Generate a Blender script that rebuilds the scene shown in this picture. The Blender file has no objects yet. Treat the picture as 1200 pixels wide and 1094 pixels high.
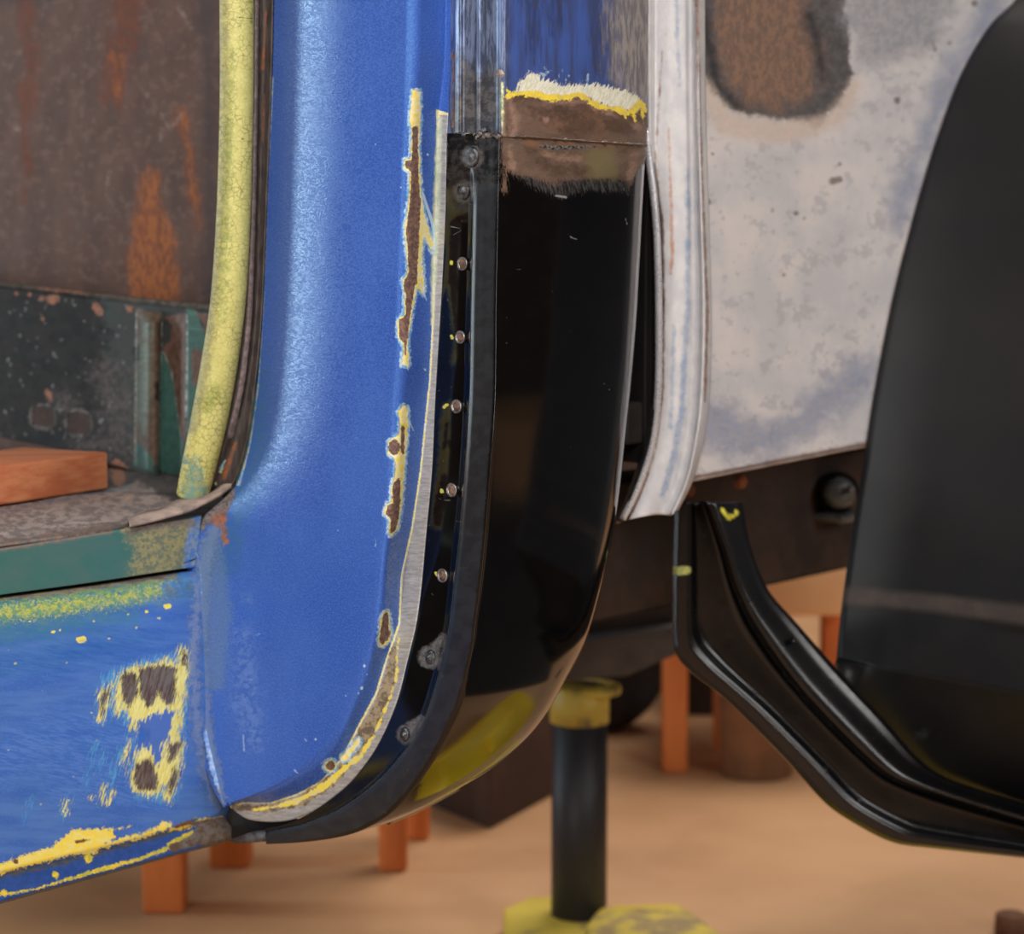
import bpy, bmesh, math, random
import numpy as np
from mathutils import Vector

# ------------------------------------------------------------------ scene, camera, world, lights
scn = bpy.context.scene
COL = scn.collection
F = 2400.0                      # focal length in pixels of the 1200 px wide frame
CX, CY = 600.0, 547.0
PITCH = math.atan(247.0 / F)
CAMZ = 0.75
cam_d = bpy.data.cameras.new('camera')
cam_d.sensor_fit = 'HORIZONTAL'
cam_d.sensor_width = 36.0
cam_d.lens = 72.0
cam_d.clip_start = 0.05
cam_d.clip_end = 60
cam_d.dof.use_dof = True
cam_d.dof.focus_distance = 1.24
cam_d.dof.aperture_fstop = 8.5
cam = bpy.data.objects.new('camera', cam_d)
cam.location = (0, 0, CAMZ)
cam.rotation_euler = (math.pi / 2 - PITCH, 0, 0)
COL.objects.link(cam)
scn.camera = cam
scn.view_settings.view_transform = 'Standard'
scn.view_settings.look = 'None'
scn.view_settings.gamma = 1
scn.view_settings.use_curve_mapping = False
scn.view_settings.exposure = 0.15
try:
    scn.cycles.use_denoising = True
    scn.cycles.max_bounces = 8
except Exception:
    pass

world = bpy.data.worlds.new('World')
scn.world = world
world.use_nodes = True
wb = world.node_tree.nodes['Background']
wb.inputs[0].default_value = (0.9, 0.93, 1.0, 1)
wb.inputs[1].default_value = 0.22


def area(name, loc, target, size, size_y, power, color=(1, 1, 1)):
    l = bpy.data.lights.new(name, 'AREA')
    l.shape = 'RECTANGLE'
    l.size = size
    l.size_y = size_y
    l.energy = power
    l.color = color
    o = bpy.data.objects.new(name, l)
    o.location = loc
    d = Vector(target) - Vector(loc)
    o.rotation_euler = d.to_track_quat('-Z', 'Y').to_euler()
    COL.objects.link(o)
    return o


area('key_light', (0.15, -1.2, 2.2), (0.05, 1.5, 0.5), 1.0, 0.7, 62, (1.0, 0.98, 0.96))
area('tall_light', (-1.55, -1.45, 1.15), (-0.05, 1.3, 0.75), 0.22, 2.1, 30, (0.95, 0.98, 1.0))
area('door_light', (-2.1, 2.36, 1.15), (-0.1, 1.3, 0.75), 0.26, 2.1, 18, (0.76, 0.92, 1.0))
area('fill_light', (2.6, -0.9, 1.9), (0.3, 1.6, 0.6), 0.9, 0.9, 34, (1.0, 0.97, 0.94))
area('ceiling_light', (1.0, 3.4, 2.8), (0.6, 3.0, 0.0), 1.8, 1.6, 75, (1.0, 0.93, 0.84))

# ------------------------------------------------------------------ the truck's own axes
CP, SP = math.cos(PITCH), math.sin(PITCH)
TH = math.radians(49.4)
S = np.array([math.cos(TH), math.sin(TH), 0.0])       # rearward along the truck
N = np.array([-math.sin(TH), math.cos(TH), 0.0])      # inward, away from its outer side
Z = np.array([0, 0, 1.0])
C0 = np.array([0, 0, CAMZ])


def ray(px, py):
    px = np.asarray(px, float); py = np.asarray(py, float)
    a = (px - CX) / F; b = (CY - py) / F
    return np.stack([a, CP + b * SP, -SP + b * CP], -1)


def proj(P):
    d = np.asarray(P, float) - C0
    fz = d[..., 1] * CP - d[..., 2] * SP
    u = d[..., 1] * SP + d[..., 2] * CP
    fz = np.where(np.abs(fz) < 1e-4, 1e-4, fz)
    return CX + F * d[..., 0] / fz, CY - F * u / fz


def onY(px, py, y):
    r = ray(px, py); return C0 + r * (np.asarray(y) / r[..., 1])[..., None]


O = onY(587.0, 560.0, 1.2)


def onplane(px, py, nrm, off):
    r = ray(px, py)
    t = (np.asarray(off) + O @ nrm - C0 @ nrm) / (r @ nrm)
    return C0 + r * t[..., None]


def onS(px, py, s): return onplane(px, py, S, s)
def onN(px, py, n): return onplane(px, py, N, n)
def onZ(px, py, z):
    r = ray(px, py); return C0 + r * ((z - CAMZ) / r[..., 2])[..., None]
def sn(P):
    d = np.asarray(P) - O; return d @ S, d @ N


def spl(pts, n=None, ts=None, raw=400):
    """Catmull-Rom through pts, resampled evenly by length"""
    p = np.asarray(pts, float)
    q = np.vstack([2 * p[0] - p[1], p, 2 * p[-1] - p[-2]])
    out = []
    for i in range(1, len(q) - 2):
        t = np.linspace(0, 1, 24, endpoint=False)[:, None]
        a, b, c, d = q[i - 1], q[i], q[i + 1], q[i + 2]
        # centripetal-like damping of overshoot
        m1 = (c - a) * 0.5; m2 = (d - b) * 0.5
        L = np.linalg.norm(c - b)
        for m in (m1, m2):
            k = np.linalg.norm(m)
            if k > L and k > 0: m *= L / k
        out.append((2*t**3 - 3*t**2 + 1) * b + (t**3 - 2*t**2 + t) * m1 + (-2*t**3 + 3*t**2) * c + (t**3 - t**2) * m2)
    out.append(p[-1:])
    o = np.vstack(out)
    dl = np.r_[0, np.cumsum(np.linalg.norm(np.diff(o, axis=0), axis=1))]
    if ts is None: ts = np.linspace(0, 1, n)
    x = ts * dl[-1]
    return np.stack([np.interp(x, dl, o[:, k]) for k in range(o.shape[1])], -1)


# ------------------------------------------------------------------ marks: signed distances in photo pixels
def sdf(shapes, X, Y):
    D = np.full(X.shape, 80.0)
    for sh in shapes:
        kind, pts = sh[0], np.asarray(sh[1], float)
        rm = 80 + (pts[:, 2].max() if pts.shape[1] > 2 else 0)
        m = (X > pts[:, 0].min() - rm) & (X < pts[:, 0].max() + rm) & (Y > pts[:, 1].min() - rm) & (Y < pts[:, 1].max() + rm)
        if not m.any(): continue
        x, y = X[m], Y[m]
        if kind == 'l':
            d = np.full(x.shape, 1e9)
            if len(pts) == 1:
                d = np.hypot(x - pts[0, 0], y - pts[0, 1]) - pts[0, 2]
            for a, b in zip(pts[:-1], pts[1:]):
                e = b[:2] - a[:2]; L = max(e @ e, 1e-9)
                t = np.clip(((x - a[0]) * e[0] + (y - a[1]) * e[1]) / L, 0, 1)
                dd = np.hypot(x - a[0] - t * e[0], y - a[1] - t * e[1]) - (a[2] + t * (b[2] - a[2]))
                d = np.minimum(d, dd)
        else:
            d = np.full(x.shape, 1e9); ins = np.zeros(x.shape, bool)
            for a, b in zip(pts, np.roll(pts, -1, 0)):
                e = b[:2] - a[:2]; L = max(e @ e, 1e-9)
                t = np.clip(((x - a[0]) * e[0] + (y - a[1]) * e[1]) / L, 0, 1)
                d = np.minimum(d, np.hypot(x - a[0] - t * e[0], y - a[1] - t * e[1]))
                if a[1] != b[1]:
                    c = ((a[1] > y) != (b[1] > y)) & (x < (b[0] - a[0]) * (y - a[1]) / (b[1] - a[1]) + a[0])
                    ins ^= c
            d = np.where(ins, -d, d)
        D[m] = np.minimum(D[m], d)
    return D


def field(l, X, Y):
    D = sdf(l['shapes'], X, Y) + l.get('grow', 0.0)
    if 'within' in l: D = np.maximum(D, sdf(l['within'], X, Y))
    return np.ascontiguousarray(D, dtype=np.float32)


# ------------------------------------------------------------------ materials
def lin(c):
    return tuple(((v / 255.0) / 12.92 if v / 255.0 <= 0.04045 else ((v / 255.0 + 0.055) / 1.055) ** 2.4) for v in c) + (1.0,)


class Mat:
    def __init__(s, name, coord='uv'):
        s.m = bpy.data.materials.new(name); s.m.use_nodes = True
        s.nt = s.m.node_tree; s.N = s.nt.nodes; s.L = s.nt.links
        s.b = s.N['Principled BSDF']
        tc = s.N.new('ShaderNodeTexCoord')
        s.vec = tc.outputs['UV' if coord == 'uv' else 'Object']

    def noise(s, scale, detail=4, rough=0.6, st=(1, 1, 1), rot=0, off=0, dist=0):
        mp = s.N.new('ShaderNodeMapping')
        mp.inputs['Rotation'].default_value = (0, 0, math.radians(rot))
        s.L.new(s.vec, mp.inputs['Vector'])
        mp2 = s.N.new('ShaderNodeMapping')
        mp2.inputs['Scale'].default_value = st
        mp2.inputs['Location'].default_value = (off, off * 0.7, off * 0.3)
        s.L.new(mp.outputs[0], mp2.inputs['Vector'])
        n = s.N.new('ShaderNodeTexNoise')
        n.inputs['Scale'].default_value = scale
        n.inputs['Detail'].default_value = detail
        n.inputs['Roughness'].default_value = rough
        n.inputs['Distortion'].default_value = dist
        s.L.new(mp2.outputs[0], n.inputs['Vector'])
        return n.outputs['Fac']

    def rng(s, v, a, b, c=0.0, d=1.0, smooth=True):
        r = s.N.new('ShaderNodeMapRange')
        r.interpolation_type = 'SMOOTHSTEP' if smooth else 'LINEAR'
        s.L.new(v, r.inputs['Value'])
        for k, x in zip(('From Min', 'From Max', 'To Min', 'To Max'), (a, b, c, d)):
            r.inputs[k].default_value = x
        return r.outputs[0]

    def math(s, op, a, b=None):
        n = s.N.new('ShaderNodeMath'); n.operation = op
        for i, v in enumerate((a, b)):
            if v is None: continue
            if hasattr(v, 'links') or hasattr(v, 'is_linked'): s.L.new(v, n.inputs[i])
            else: n.inputs[i].default_value = v
        return n.outputs[0]

    def mixc(s, f, a, b):
        n = s.N.new('ShaderNodeMix'); n.data_type = 'RGBA'
        for k, v in ((0, f), (6, a), (7, b)):
            if isinstance(v, (tuple, float, int)): n.inputs[k].default_value = v
            else: s.L.new(v, n.inputs[k])
        return n.outputs[2]

    def mixf(s, f, a, b):
        n = s.N.new('ShaderNodeMix'); n.data_type = 'FLOAT'
        for k, v in ((0, f), (2, a), (3, b)):
            if isinstance(v, (float, int)): n.inputs[k].default_value = v
            else: s.L.new(v, n.inputs[k])
        return n.outputs[0]

    def attr(s, name):
        a = s.N.new('ShaderNodeAttribute'); a.attribute_name = name
        return a.outputs['Fac']

    def build(s, c1, c2, bs=3.0, bst=(1, 1, 1), lo=0.35, hi=0.65, rough=0.5, metal=0.0, layers=(), bump=0.0,
              bumpscale=60, coat=0.0, spec=0.5, rvar=0.1, grain=None, detail=5, tint=None, rgrain=None):
        f = s.rng(s.noise(bs, detail, 0.6, bst), lo, hi)
        col = s.mixc(f, lin(c1), lin(c2))
        R = s.mixf(s.noise(bs * 3, 3, 0.6, bst, off=5), max(rough - rvar, 0.02), rough + rvar)
        if rgrain: R = s.rng(s.noise(rgrain[0], 2, 0.7, off=61), .40, .60, rgrain[1], rgrain[2])
        M = metal
        H = s.math('MULTIPLY', s.noise(bumpscale, 3, 0.7, off=9), bump)
        if grain:
            g = s.rng(s.noise(grain[0], 2, 0.7, off=31), 0.5 + grain[2], 0.62 + grain[2])
            col = s.mixc(s.math('MULTIPLY', g, grain[3]), col, lin(grain[1]))
        for i, l in enumerate(layers):
            if l.get('shapes') is None and not l.get('field'):
                d = None
            a = s.attr('m%d' % i)
            n = s.noise(l.get('ns', 12), l.get('nd', 4), l.get('nr', 0.65), l.get('st', (1, 1, 1)), l.get('rot', 0), off=3.1 * i + 1)
            d = s.math('ADD', a, s.math('MULTIPLY', s.math('SUBTRACT', n, 0.5), l.get('amp', 10)))
            so = l.get('soft', 0.7)
            k = s.rng(d, so, -so, 0.0, l.get('op', 1.0))
            c = lin(l['c'])
            if 'c2' in l:
                f2 = s.rng(s.noise(l.get('cs', 14), 5, 0.7, l.get('cst', l.get('st', (1, 1, 1))), l.get('rot', 0), off=7 + i), l.get('clo', .42), l.get('chi', .58))
                c = s.mixc(f2, lin(l['c']), lin(l['c2']))
            col = s.mixc(k, col, c)
            R = s.mixf(k, R, l.get('rough', 0.6))
            M = s.mixf(k, M, l.get('metal', 0.0))
            if l.get('h'):
                H = s.math('ADD', H, s.math('MULTIPLY', k, l['h']))
        s.L.new(col, s.b.inputs['Base Color'])
        s.L.new(R, s.b.inputs['Roughness'])
        if not isinstance(M, float): s.L.new(M, s.b.inputs['Metallic'])
        else: s.b.inputs['Metallic'].default_value = M
        s.b.inputs['Specular IOR Level'].default_value = spec
        s.b.inputs['Coat Weight'].default_value = coat
        s.b.inputs['Coat Roughness'].default_value = 0.12
        if tint: s.b.inputs['Specular Tint'].default_value = tint
        bp = s.N.new('ShaderNodeBump')
        bp.inputs['Strength'].default_value = 0.6
        bp.inputs['Distance'].default_value = 0.001
        s.L.new(H, bp.inputs['Height'])
        s.L.new(bp.outputs[0], s.b.inputs['Normal'])
        return s.m


def simple(name, c1, c2, scale=8, rough=0.5, metal=0.0, bump=0.3, st=(1, 1, 1), **k):
    return Mat(name, 'obj').build(c1, c2, bs=scale, bst=st, rough=rough, metal=metal, bump=bump, bumpscale=scale * 8, **k)


# ------------------------------------------------------------------ objects
def link(o, parent=None):
    COL.objects.link(o)
    if parent is not None:
        o.parent = parent
        o.matrix_parent_inverse = parent.matrix_world.inverted() if False else o.matrix_parent_inverse
        o.location = o.location - parent.location if parent.parent is None else o.location
    return o


def thing(name, label, cat, loc=(0, 0, 0), group=None):
    o = bpy.data.objects.new(name, None)
    o.empty_display_size = 0.05
    o.location = loc
    COL.objects.link(o)
    o['label'] = label; o['category'] = cat
    if group: o['group'] = group
    return o


def tag(o, label, cat, group=None):
    o['label'] = label; o['category'] = cat
    if group: o['group'] = group
    return o


def mesh_obj(name, V, Fc, mat, parent=None, smooth=True, origin=None):
    """V in world coordinates; the object's origin goes to the parent's world origin (or the given one)"""
    V = np.asarray(V, float)
    base = np.zeros(3)
    p = parent
    wp = np.zeros(3)
    while p is not None:
        wp = wp + np.array(p.location); p = p.parent
    if parent is None:
        base = np.array(origin) if origin is not None else np.array([V[:, 0].mean(), V[:, 1].mean(), V[:, 2].min()])
    else:
        base = wp
    me = bpy.data.meshes.new(name)
    me.from_pydata((V - base).tolist(), [], [tuple(int(i) for i in f) for f in Fc])
    me.update()
    if smooth: me.polygons.foreach_set('use_smooth', [True] * len(me.polygons))
    me.materials.append(mat)
    o = bpy.data.objects.new(name, me)
    if parent is None: o.location = base
    else: o.parent = parent
    COL.objects.link(o)
    return o


def grid(name, P, mat, parent=None, layers=(), thick=0.0, off=-1, keep=None, XY=None, flip=False):
    R, C = P.shape[:2]
    V = P.reshape(-1, 3)
    idx = np.arange(R * C).reshape(R, C)
    f = np.stack([idx[:-1, :-1], idx[1:, :-1], idx[1:, 1:], idx[:-1, 1:]], -1)
    if flip: f = f[..., ::-1]
    f = f.reshape(-1, 4)
    if keep is not None: f = f[keep.reshape(-1)]
    if XY is None: X, Y = proj(V)
    else: X, Y = XY
    used = np.unique(f); remap = -np.ones(len(V), int); remap[used] = np.arange(len(used))
    V, X, Y, f = V[used], X[used], Y[used], remap[f]
    o = mesh_obj(name, V, f, mat, parent)
    me = o.data
    for i, l in enumerate(layers):
        a = me.attributes.new('m%d' % i, 'FLOAT', 'POINT')
        a.data.foreach_set('value', field(l, X, Y))
    uv = me.uv_layers.new(name='UVMap')
    li = np.empty(len(me.loops), int); me.loops.foreach_get('vertex_index', li)
    uv.data.foreach_set('uv', np.stack([X[li] / 100, Y[li] / 100], -1).astype(np.float32).ravel())
    if thick:
        md = o.modifiers.new('thickness', 'SOLIDIFY'); md.thickness = thick; md.offset = off
    return o


jprof = None


def sheet(curves, svals, subs, R, fn=onS, prof=None):
    """curves: list of pixel curves (k,2); returns P[R,C,3]. fn unprojects on plane of the value"""
    cs = [spl(c, R) for c in curves]
    cols = []
    us = []
    for i in range(len(cs) - 1):
        k = subs[i]
        for j in range(k + (1 if i == len(cs) - 2 else 0)):
            u = j / k
            c = cs[i] * (1 - u) + cs[i + 1] * u
            if prof is jprof: s = jprof(i + u, c[:, 1])
            elif prof is not None: s = prof(i + u)
            else: s = svals[i] * (1 - u) + svals[i + 1] * u
            cols.append(fn(c[:, 0], c[:, 1], s))
    return np.stack(cols, 1)


def boxm(bm_list, c, sx, sy, sz, rz=0.0):
    """adds a box (centre c, half sizes) in (V,F) lists"""
    V, Fc = bm_list
    b = len(V); ca, sa = math.cos(rz), math.sin(rz)
    for dx, dy, dz in ((-1,-1,-1),(1,-1,-1),(1,1,-1),(-1,1,-1),(-1,-1,1),(1,-1,1),(1,1,1),(-1,1,1)):
        x, y = dx * sx, dy * sy
        V.append((c[0] + x * ca - y * sa, c[1] + x * sa + y * ca, c[2] + dz * sz))
    for f in ((0,3,2,1),(4,5,6,7),(0,1,5,4),(1,2,6,5),(2,3,7,6),(3,0,4,7)):
        Fc.append(tuple(b + i for i in f))


def bevel(o, w, seg=3):
    md = o.modifiers.new('bevel', 'BEVEL'); md.width = w; md.segments = seg; md.limit_method = 'ANGLE'
    md.angle_limit = math.radians(35)
    return o


def box(name, c, sx, sy, sz, mat, parent=None, rz=0.0, bw=0.003):
    V, Fc = [], []
    boxm((V, Fc), c, sx, sy, sz, rz)
    o = mesh_obj(name, V, Fc, mat, parent, smooth=True)
    if bw: bevel(o, bw)
    return o


def prism(name, poly, d, mat, parent=None, bw=0.0):
    """poly: (k,3) planar points; extruded by vector d"""
    P = np.asarray(poly, float); k = len(P)
    V = np.vstack([P, P + np.asarray(d)])
    Fc = [tuple(range(k))[::-1], tuple(range(k, 2 * k))] + [(i, (i + 1) % k, (i + 1) % k + k, i + k) for i in range(k)]
    o = mesh_obj(name, V, Fc, mat, parent, smooth=True)
    bm = bmesh.new(); bm.from_mesh(o.data); bmesh.ops.recalc_face_normals(bm, faces=bm.faces); bm.to_mesh(o.data); bm.free()
    if bw: bevel(o, bw)
    return o


def tube(name, pts, rad, mat, parent=None, seg=14, uvpix=False, layers=(), squash=1.0, wob=0.0, seed=1, caps=True):
    P = np.asarray(pts, float); n = len(P)
    rad = np.broadcast_to(np.asarray(rad, float), (n,))
    T = np.gradient(P, axis=0); T /= np.linalg.norm(T, axis=1)[:, None]
    ref = np.array([0.3, -1.0, 0.1])
    A = np.cross(T, ref); A /= np.linalg.norm(A, axis=1)[:, None]
    B = np.cross(T, A)
    rs = np.random.RandomState(seed)
    th = np.linspace(0, 2 * math.pi, seg, endpoint=False)
    G = P[:, None] + (np.cos(th)[None, :, None] * A[:, None] + squash * np.sin(th)[None, :, None] * B[:, None]) * (rad * (1 + wob * rs.uniform(-1, 1, n)))[:, None, None]
    V = G.reshape(-1, 3); Fc = []
    for i in range(n - 1):
        for j in range(seg):
            Fc.append((i * seg + j, i * seg + (j + 1) % seg, (i + 1) * seg + (j + 1) % seg, (i + 1) * seg + j))
    if caps:
        Fc.append(tuple(range(seg))[::-1]); Fc.append(tuple((n - 1) * seg + j for j in range(seg)))
    o = mesh_obj(name, V, Fc, mat, parent)
    if uvpix:
        X, Y = proj(V); me = o.data
        for i, l in enumerate(layers):
            a = me.attributes.new('m%d' % i, 'FLOAT', 'POINT')
            a.data.foreach_set('value', field(l, X, Y))
        uv = me.uv_layers.new(name='UVMap')
        li = np.empty(len(me.loops), int); me.loops.foreach_get('vertex_index', li)
        uv.data.foreach_set('uv', np.stack([X[li] / 100, Y[li] / 100], -1).astype(np.float32).ravel())
    return o


def lathe(name, c, axis, prof, mat, parent=None, seg=32, ell=1.0):
    """prof: list of (radius, height along axis)"""
    ax = np.asarray(axis, float); ax /= np.linalg.norm(ax)
    a = np.cross(ax, [0, 0, 1.0]) if abs(ax[2]) < 0.9 else np.array([1.0, 0, 0])
    a /= np.linalg.norm(a); b = np.cross(ax, a)
    th = np.linspace(0, 2 * math.pi, seg, endpoint=False)
    V = []; Fc = []
    for r, h in prof:
        for t in th: V.append(np.asarray(c) + ax * h + a * r * math.cos(t) * ell + b * r * math.sin(t))
    k = len(prof)
    for i in range(k - 1):
        for j in range(seg):
            Fc.append((i * seg + j, i * seg + (j + 1) % seg, (i + 1) * seg + (j + 1) % seg, (i + 1) * seg + j))
    Fc.append(tuple(range(seg))[::-1]); Fc.append(tuple((k - 1) * seg + j for j in range(seg)))
    o = mesh_obj(name, V, Fc, mat, parent)
    bm = bmesh.new(); bm.from_mesh(o.data); bmesh.ops.recalc_face_normals(bm, faces=bm.faces); bm.to_mesh(o.data); bm.free()
    return o


rnd = random.Random(7)
BLUE, BLUE2 = (66, 100, 186), (56, 88, 176)
YEL = (246, 218, 70)
RUST, RUST2 = (128, 92, 74), (96, 66, 54)

# ================================================================== the room
def plane_struct(name, pts, mat):
    o = mesh_obj(name, pts, [(0, 1, 2, 3)], mat, None, smooth=False, origin=pts[0])
    o['kind'] = 'structure'; return o


m_floor = simple('concrete_floor', (176, 132, 94), (198, 154, 113), scale=2.2, rough=0.55, bump=0.3, lo=.3, hi=.7)
m_wall = simple('workshop_wall', (60, 42, 32), (84, 60, 44), scale=2, rough=0.8, st=(1, 1, .2))
plane_struct('floor', [(-4, -3, 0), (5, -3, 0), (5, 6.5, 0), (-4, 6.5, 0)], m_floor)
plane_struct('wall_back', [(-4, 6.5, 0), (5, 6.5, 0), (5, 6.5, 3), (-4, 6.5, 3)], m_wall)
plane_struct('wall_right', [(5, 6.5, 0), (5, -3, 0), (5, -3, 3), (5, 6.5, 3)], m_wall)
plane_struct('wall_left', [(-4, -3, 0), (-4, 6.5, 0), (-4, 6.5, 3), (-4, -3, 3)], m_wall)
plane_struct('wall_front', [(5, -3, 0), (-4, -3, 0), (-4, -3, 3), (5, -3, 3)], m_wall)
plane_struct('ceiling', [(-4, -3, 3), (-4, 6.5, 3), (5, 6.5, 3), (5, -3, 3)], m_wall)

# ================================================================== truck cab
cab_o = O.copy(); cab_o[2] = 0.353
cab = thing('truck_cab', 'worn blue pickup cab with a new black lower corner patch around the open doorway', 'truck cab', tuple(cab_o))

L0 = [(322, -220), (320, 0), (318, 90), (313, 220), (308, 350), (301, 450), (291, 520), (277, 566), (262, 584), (238, 606), (222, 640), (220, 690), (220, 770), (225, 830), (235, 880), (248, 920), (262, 946)]
C1 = [(482, -220), (480, 0), (478, 110), (474, 200), (471, 290), (468, 350), (468, 415), (463, 465), (460, 532), (455, 598), (450, 648), (442, 720), (432, 770), (415, 820), (396, 862), (366, 894), (330, 918), (296, 932), (268, 941)]
C2 = [(524, -220), (522, 60), (514, 140), (512, 200), (509, 300), (507, 365), (502.7, 448), (499, 482), (492, 552), (482, 618), (470, 672), (467, 730), (452, 772), (440, 812), (420, 849), (400, 888), (377, 914), (350, 929), (317, 940), (284, 940), (268, 943)]
C3 = [(531, -220), (530, 60), (524, 155), (521.7, 250), (517, 350), (515.7, 365), (510, 465), (506, 552), (500, 618), (494, 685), (488, 730), (478, 772), (467, 816), (453, 852), (437, 882), (417, 909), (400, 926), (367, 950), (333, 962), (292, 960), (270, 946)]


def jprof(u, y=0.0):
    if u < 1:
        a = max(0.0, (0.70 - u) / 0.70)
        t = np.clip((np.asarray(y) - 480) / 190.0, 0, 1); t = 1 - t * t * (3 - 2 * t)
        b = max(0.0, u - 0.95) * .105
        return 0.028 * a ** 2.2 * t + 0.5 * (.45 / .00525) * b * b
    if u < 2:
        t = u - 1
        g_ = np.clip((np.asarray(y) - 640) / 240.0, 0, 1); g_ = 1 - .62 * g_ * g_ * (3 - 2 * g_)
        y_ = t * .0205; q = min(y_, .007)
        return .00118 + (.45 * q + .5 * (1.05 / .007) * q * q + 1.5 * max(0.0, y_ - .007)) * g_
    g_ = np.clip((np.asarray(y) - 640) / 240.0, 0, 1); g_ = 1 - .62 * g_ * g_ * (3 - 2 * g_)
    return .00118 + .02708 * g_ + 0.0006 * (u - 2)


jl = []   # marks on the pillar
# light blue worn / green edge next to the gasket
jl.append(dict(shapes=[('l', [(300, 400, 6), (300, 470, 18), (294, 530, 22), (280, 600, 12), (262, 660, 16)])], c=(58, 112, 140), c2=(52, 100, 160), amp=50, ns=6, soft=14, op=.5, rough=.5))
jl.append(dict(shapes=[('l', [(320, 90, .6), (313, 220, 1.2), (308, 350, 1.6), (301, 450, 2.4), (291, 520, 2.6), (279, 566, 3)])], c=(110, 170, 235), c2=(210, 215, 200), amp=2, ns=30, soft=1.0, op=.9, rough=.4))
jl.append(dict(shapes=[('p', [(262, 588), (272, 590), (266, 600), (265, 618), (268, 634), (262, 640), (256, 622), (244, 612), (232, 618), (236, 600)])], c=(168, 106, 78), c2=(120, 92, 80), amp=14, ns=14, soft=1.4, rough=.85, h=-.3))
jl.append(dict(shapes=[('l', [(250, 622, 8), (240, 660, 10), (236, 700, 9), (236, 770, 7), (242, 850, 6), (252, 900, 5), (262, 938, 3)])], c=(140, 132, 128), c2=(78, 132, 206), amp=44, ns=16, nd=8, nr=.8, soft=3, op=.9, rough=.6, cs=60, h=.5))
jl.append(dict(shapes=[('l', [(246, 640, 14), (250, 720, 22), (252, 800, 10)])], c=(110, 142, 190), c2=(100, 116, 126), amp=70, ns=40, nd=8, nr=.85, soft=4, op=.6, cs=50))
jl.append(dict(shapes=[('p', [(214, 584), (250, 586), (272, 568), (276, 580), (270, 594), (250, 604), (238, 622), (222, 624), (214, 606)])], c=(138, 126, 122), c2=(96, 84, 80), amp=12, ns=16, nd=7, soft=1.5, rough=.7, cs=26))
# metal strip : whole third band
stripL = [(514, 132, 0)] + [(x, y, 0) for x, y in C2[3:]]
strip_poly = [(511, 128)] + [(x, y) for x, y in C2[3:-1]] + [(264, 946), (268, 985)] + [(x + 14, y + 6) for x, y in C3[::-1][1:-2]] + [(530, 134)]
jl.append(dict(shapes=[('p', strip_poly)], c=(238, 216, 96), c2=(226, 222, 190), amp=3.5, ns=40, soft=.7, rough=.6, cs=20))
strip_in = [(514.5, 134)] + [(x + 2.0, y + 1.2) for x, y in C2[3:-1]] + [(266, 949), (270, 985)] + [(x + 14, y + 6) for x, y in C3[::-1][1:-2]] + [(530, 136)]
jl.append(dict(shapes=[('p', strip_in)], c=(150, 143, 136), c2=(214, 208, 200), amp=3.5, ns=30, soft=.7, rough=.42, metal=.35, cs=7, cst=(1, 5, 1), clo=.2, chi=.8))
jl.append(dict(shapes=[('l', [(515, 140, 3), (512, 230, 4), (508, 330, 3), (506, 380, 1)])], c=(176, 184, 158), c2=(206, 204, 180), amp=6, ns=14, soft=1.5, rough=.6, cs=8))
jl.append(dict(shapes=[('l', [(462, 760, 3), (456, 800, 7), (440, 840, 9), (418, 876, 9), (388, 915, 7), (350, 940, 6), (310, 947, 5), (275, 946, 3)])], c=(112, 92, 70), c2=(168, 146, 110), amp=15, ns=12, soft=1.5, rough=.7, rot=30, cs=12))
jl.append(dict(shapes=[('l', [(467, 745, .5), (464, 800, 1), (452, 830, 1.6), (438, 862, 2), (424, 884, 3), (404, 900, 3.4), (376, 924, 4), (348, 938, 3), (318, 946, 1.6), (296, 949, 1)])], c=YEL, c2=(232, 214, 130), amp=11, ns=16, soft=.8, rough=.6, cs=12))
# crease chips: white/yellow rims then rust
chipY = [('p', [(483, 106), (492, 106), (493, 145), (491, 160), (492, 200), (494, 232), (500, 262), (508, 285), (506, 295), (497, 275), (494, 300), (497, 335), (496, 345), (488, 335), (482, 372), (478, 398), (479, 430), (471, 428), (473, 405), (466, 395), (466, 374), (474, 368), (474, 340), (471, 330), (478, 318), (476, 290), (474, 270), (479, 232), (480, 202), (473, 197), (474, 187), (481, 186), (482, 155), (480, 140)]),
         ('p', [(472, 475), (477, 476), (478, 492), (477, 520), (474, 545), (472, 575), (470, 600), (466, 620), (458, 628), (455, 622), (457, 610), (450, 602), (453, 590), (459, 588), (458, 572), (462, 560), (464, 545), (462, 536), (455, 532), (455, 518), (462, 512), (468, 508), (469, 492), (466, 482)]),
         ('p', [(452, 716), (456, 716), (457, 735), (460, 742), (455, 752), (447, 758), (443, 752), (445, 735), (447, 720)]),
         ('l', [(387, 897, 7)]), ('l', [(404, 888, 4), (420, 868, 3)])]
jl.append(dict(shapes=chipY, c=(250, 224, 92), c2=(245, 236, 190), amp=7, ns=22, soft=.7, rough=.5, h=-.4, cs=18))
chipR = [('p', [(484, 148), (490, 148), (490, 200), (490, 235), (487, 265), (484, 300), (482, 330), (480, 372), (478, 398), (469, 395), (468, 376), (476, 370), (478, 345), (473, 341), (473, 333), (480, 330), (478, 300), (480, 262), (484, 225)]),
         ('l', [(477, 192, 3.0)]), ('l', [(475, 400, 2), (475, 415, 1.2)]),
         ('l', [(461, 524, 6.5)]), ('l', [(473, 500, 1), (472, 524, 1.6)]), ('p', [(466, 560), (470, 562), (467, 600), (461, 623), (458, 621), (462, 596)]),
         ('l', [(454, 601, 2.5)]), ('p', [(451, 720), (455, 720), (456, 742), (450, 754), (446, 748)]), ('l', [(388, 897, 5.2)])]
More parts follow.
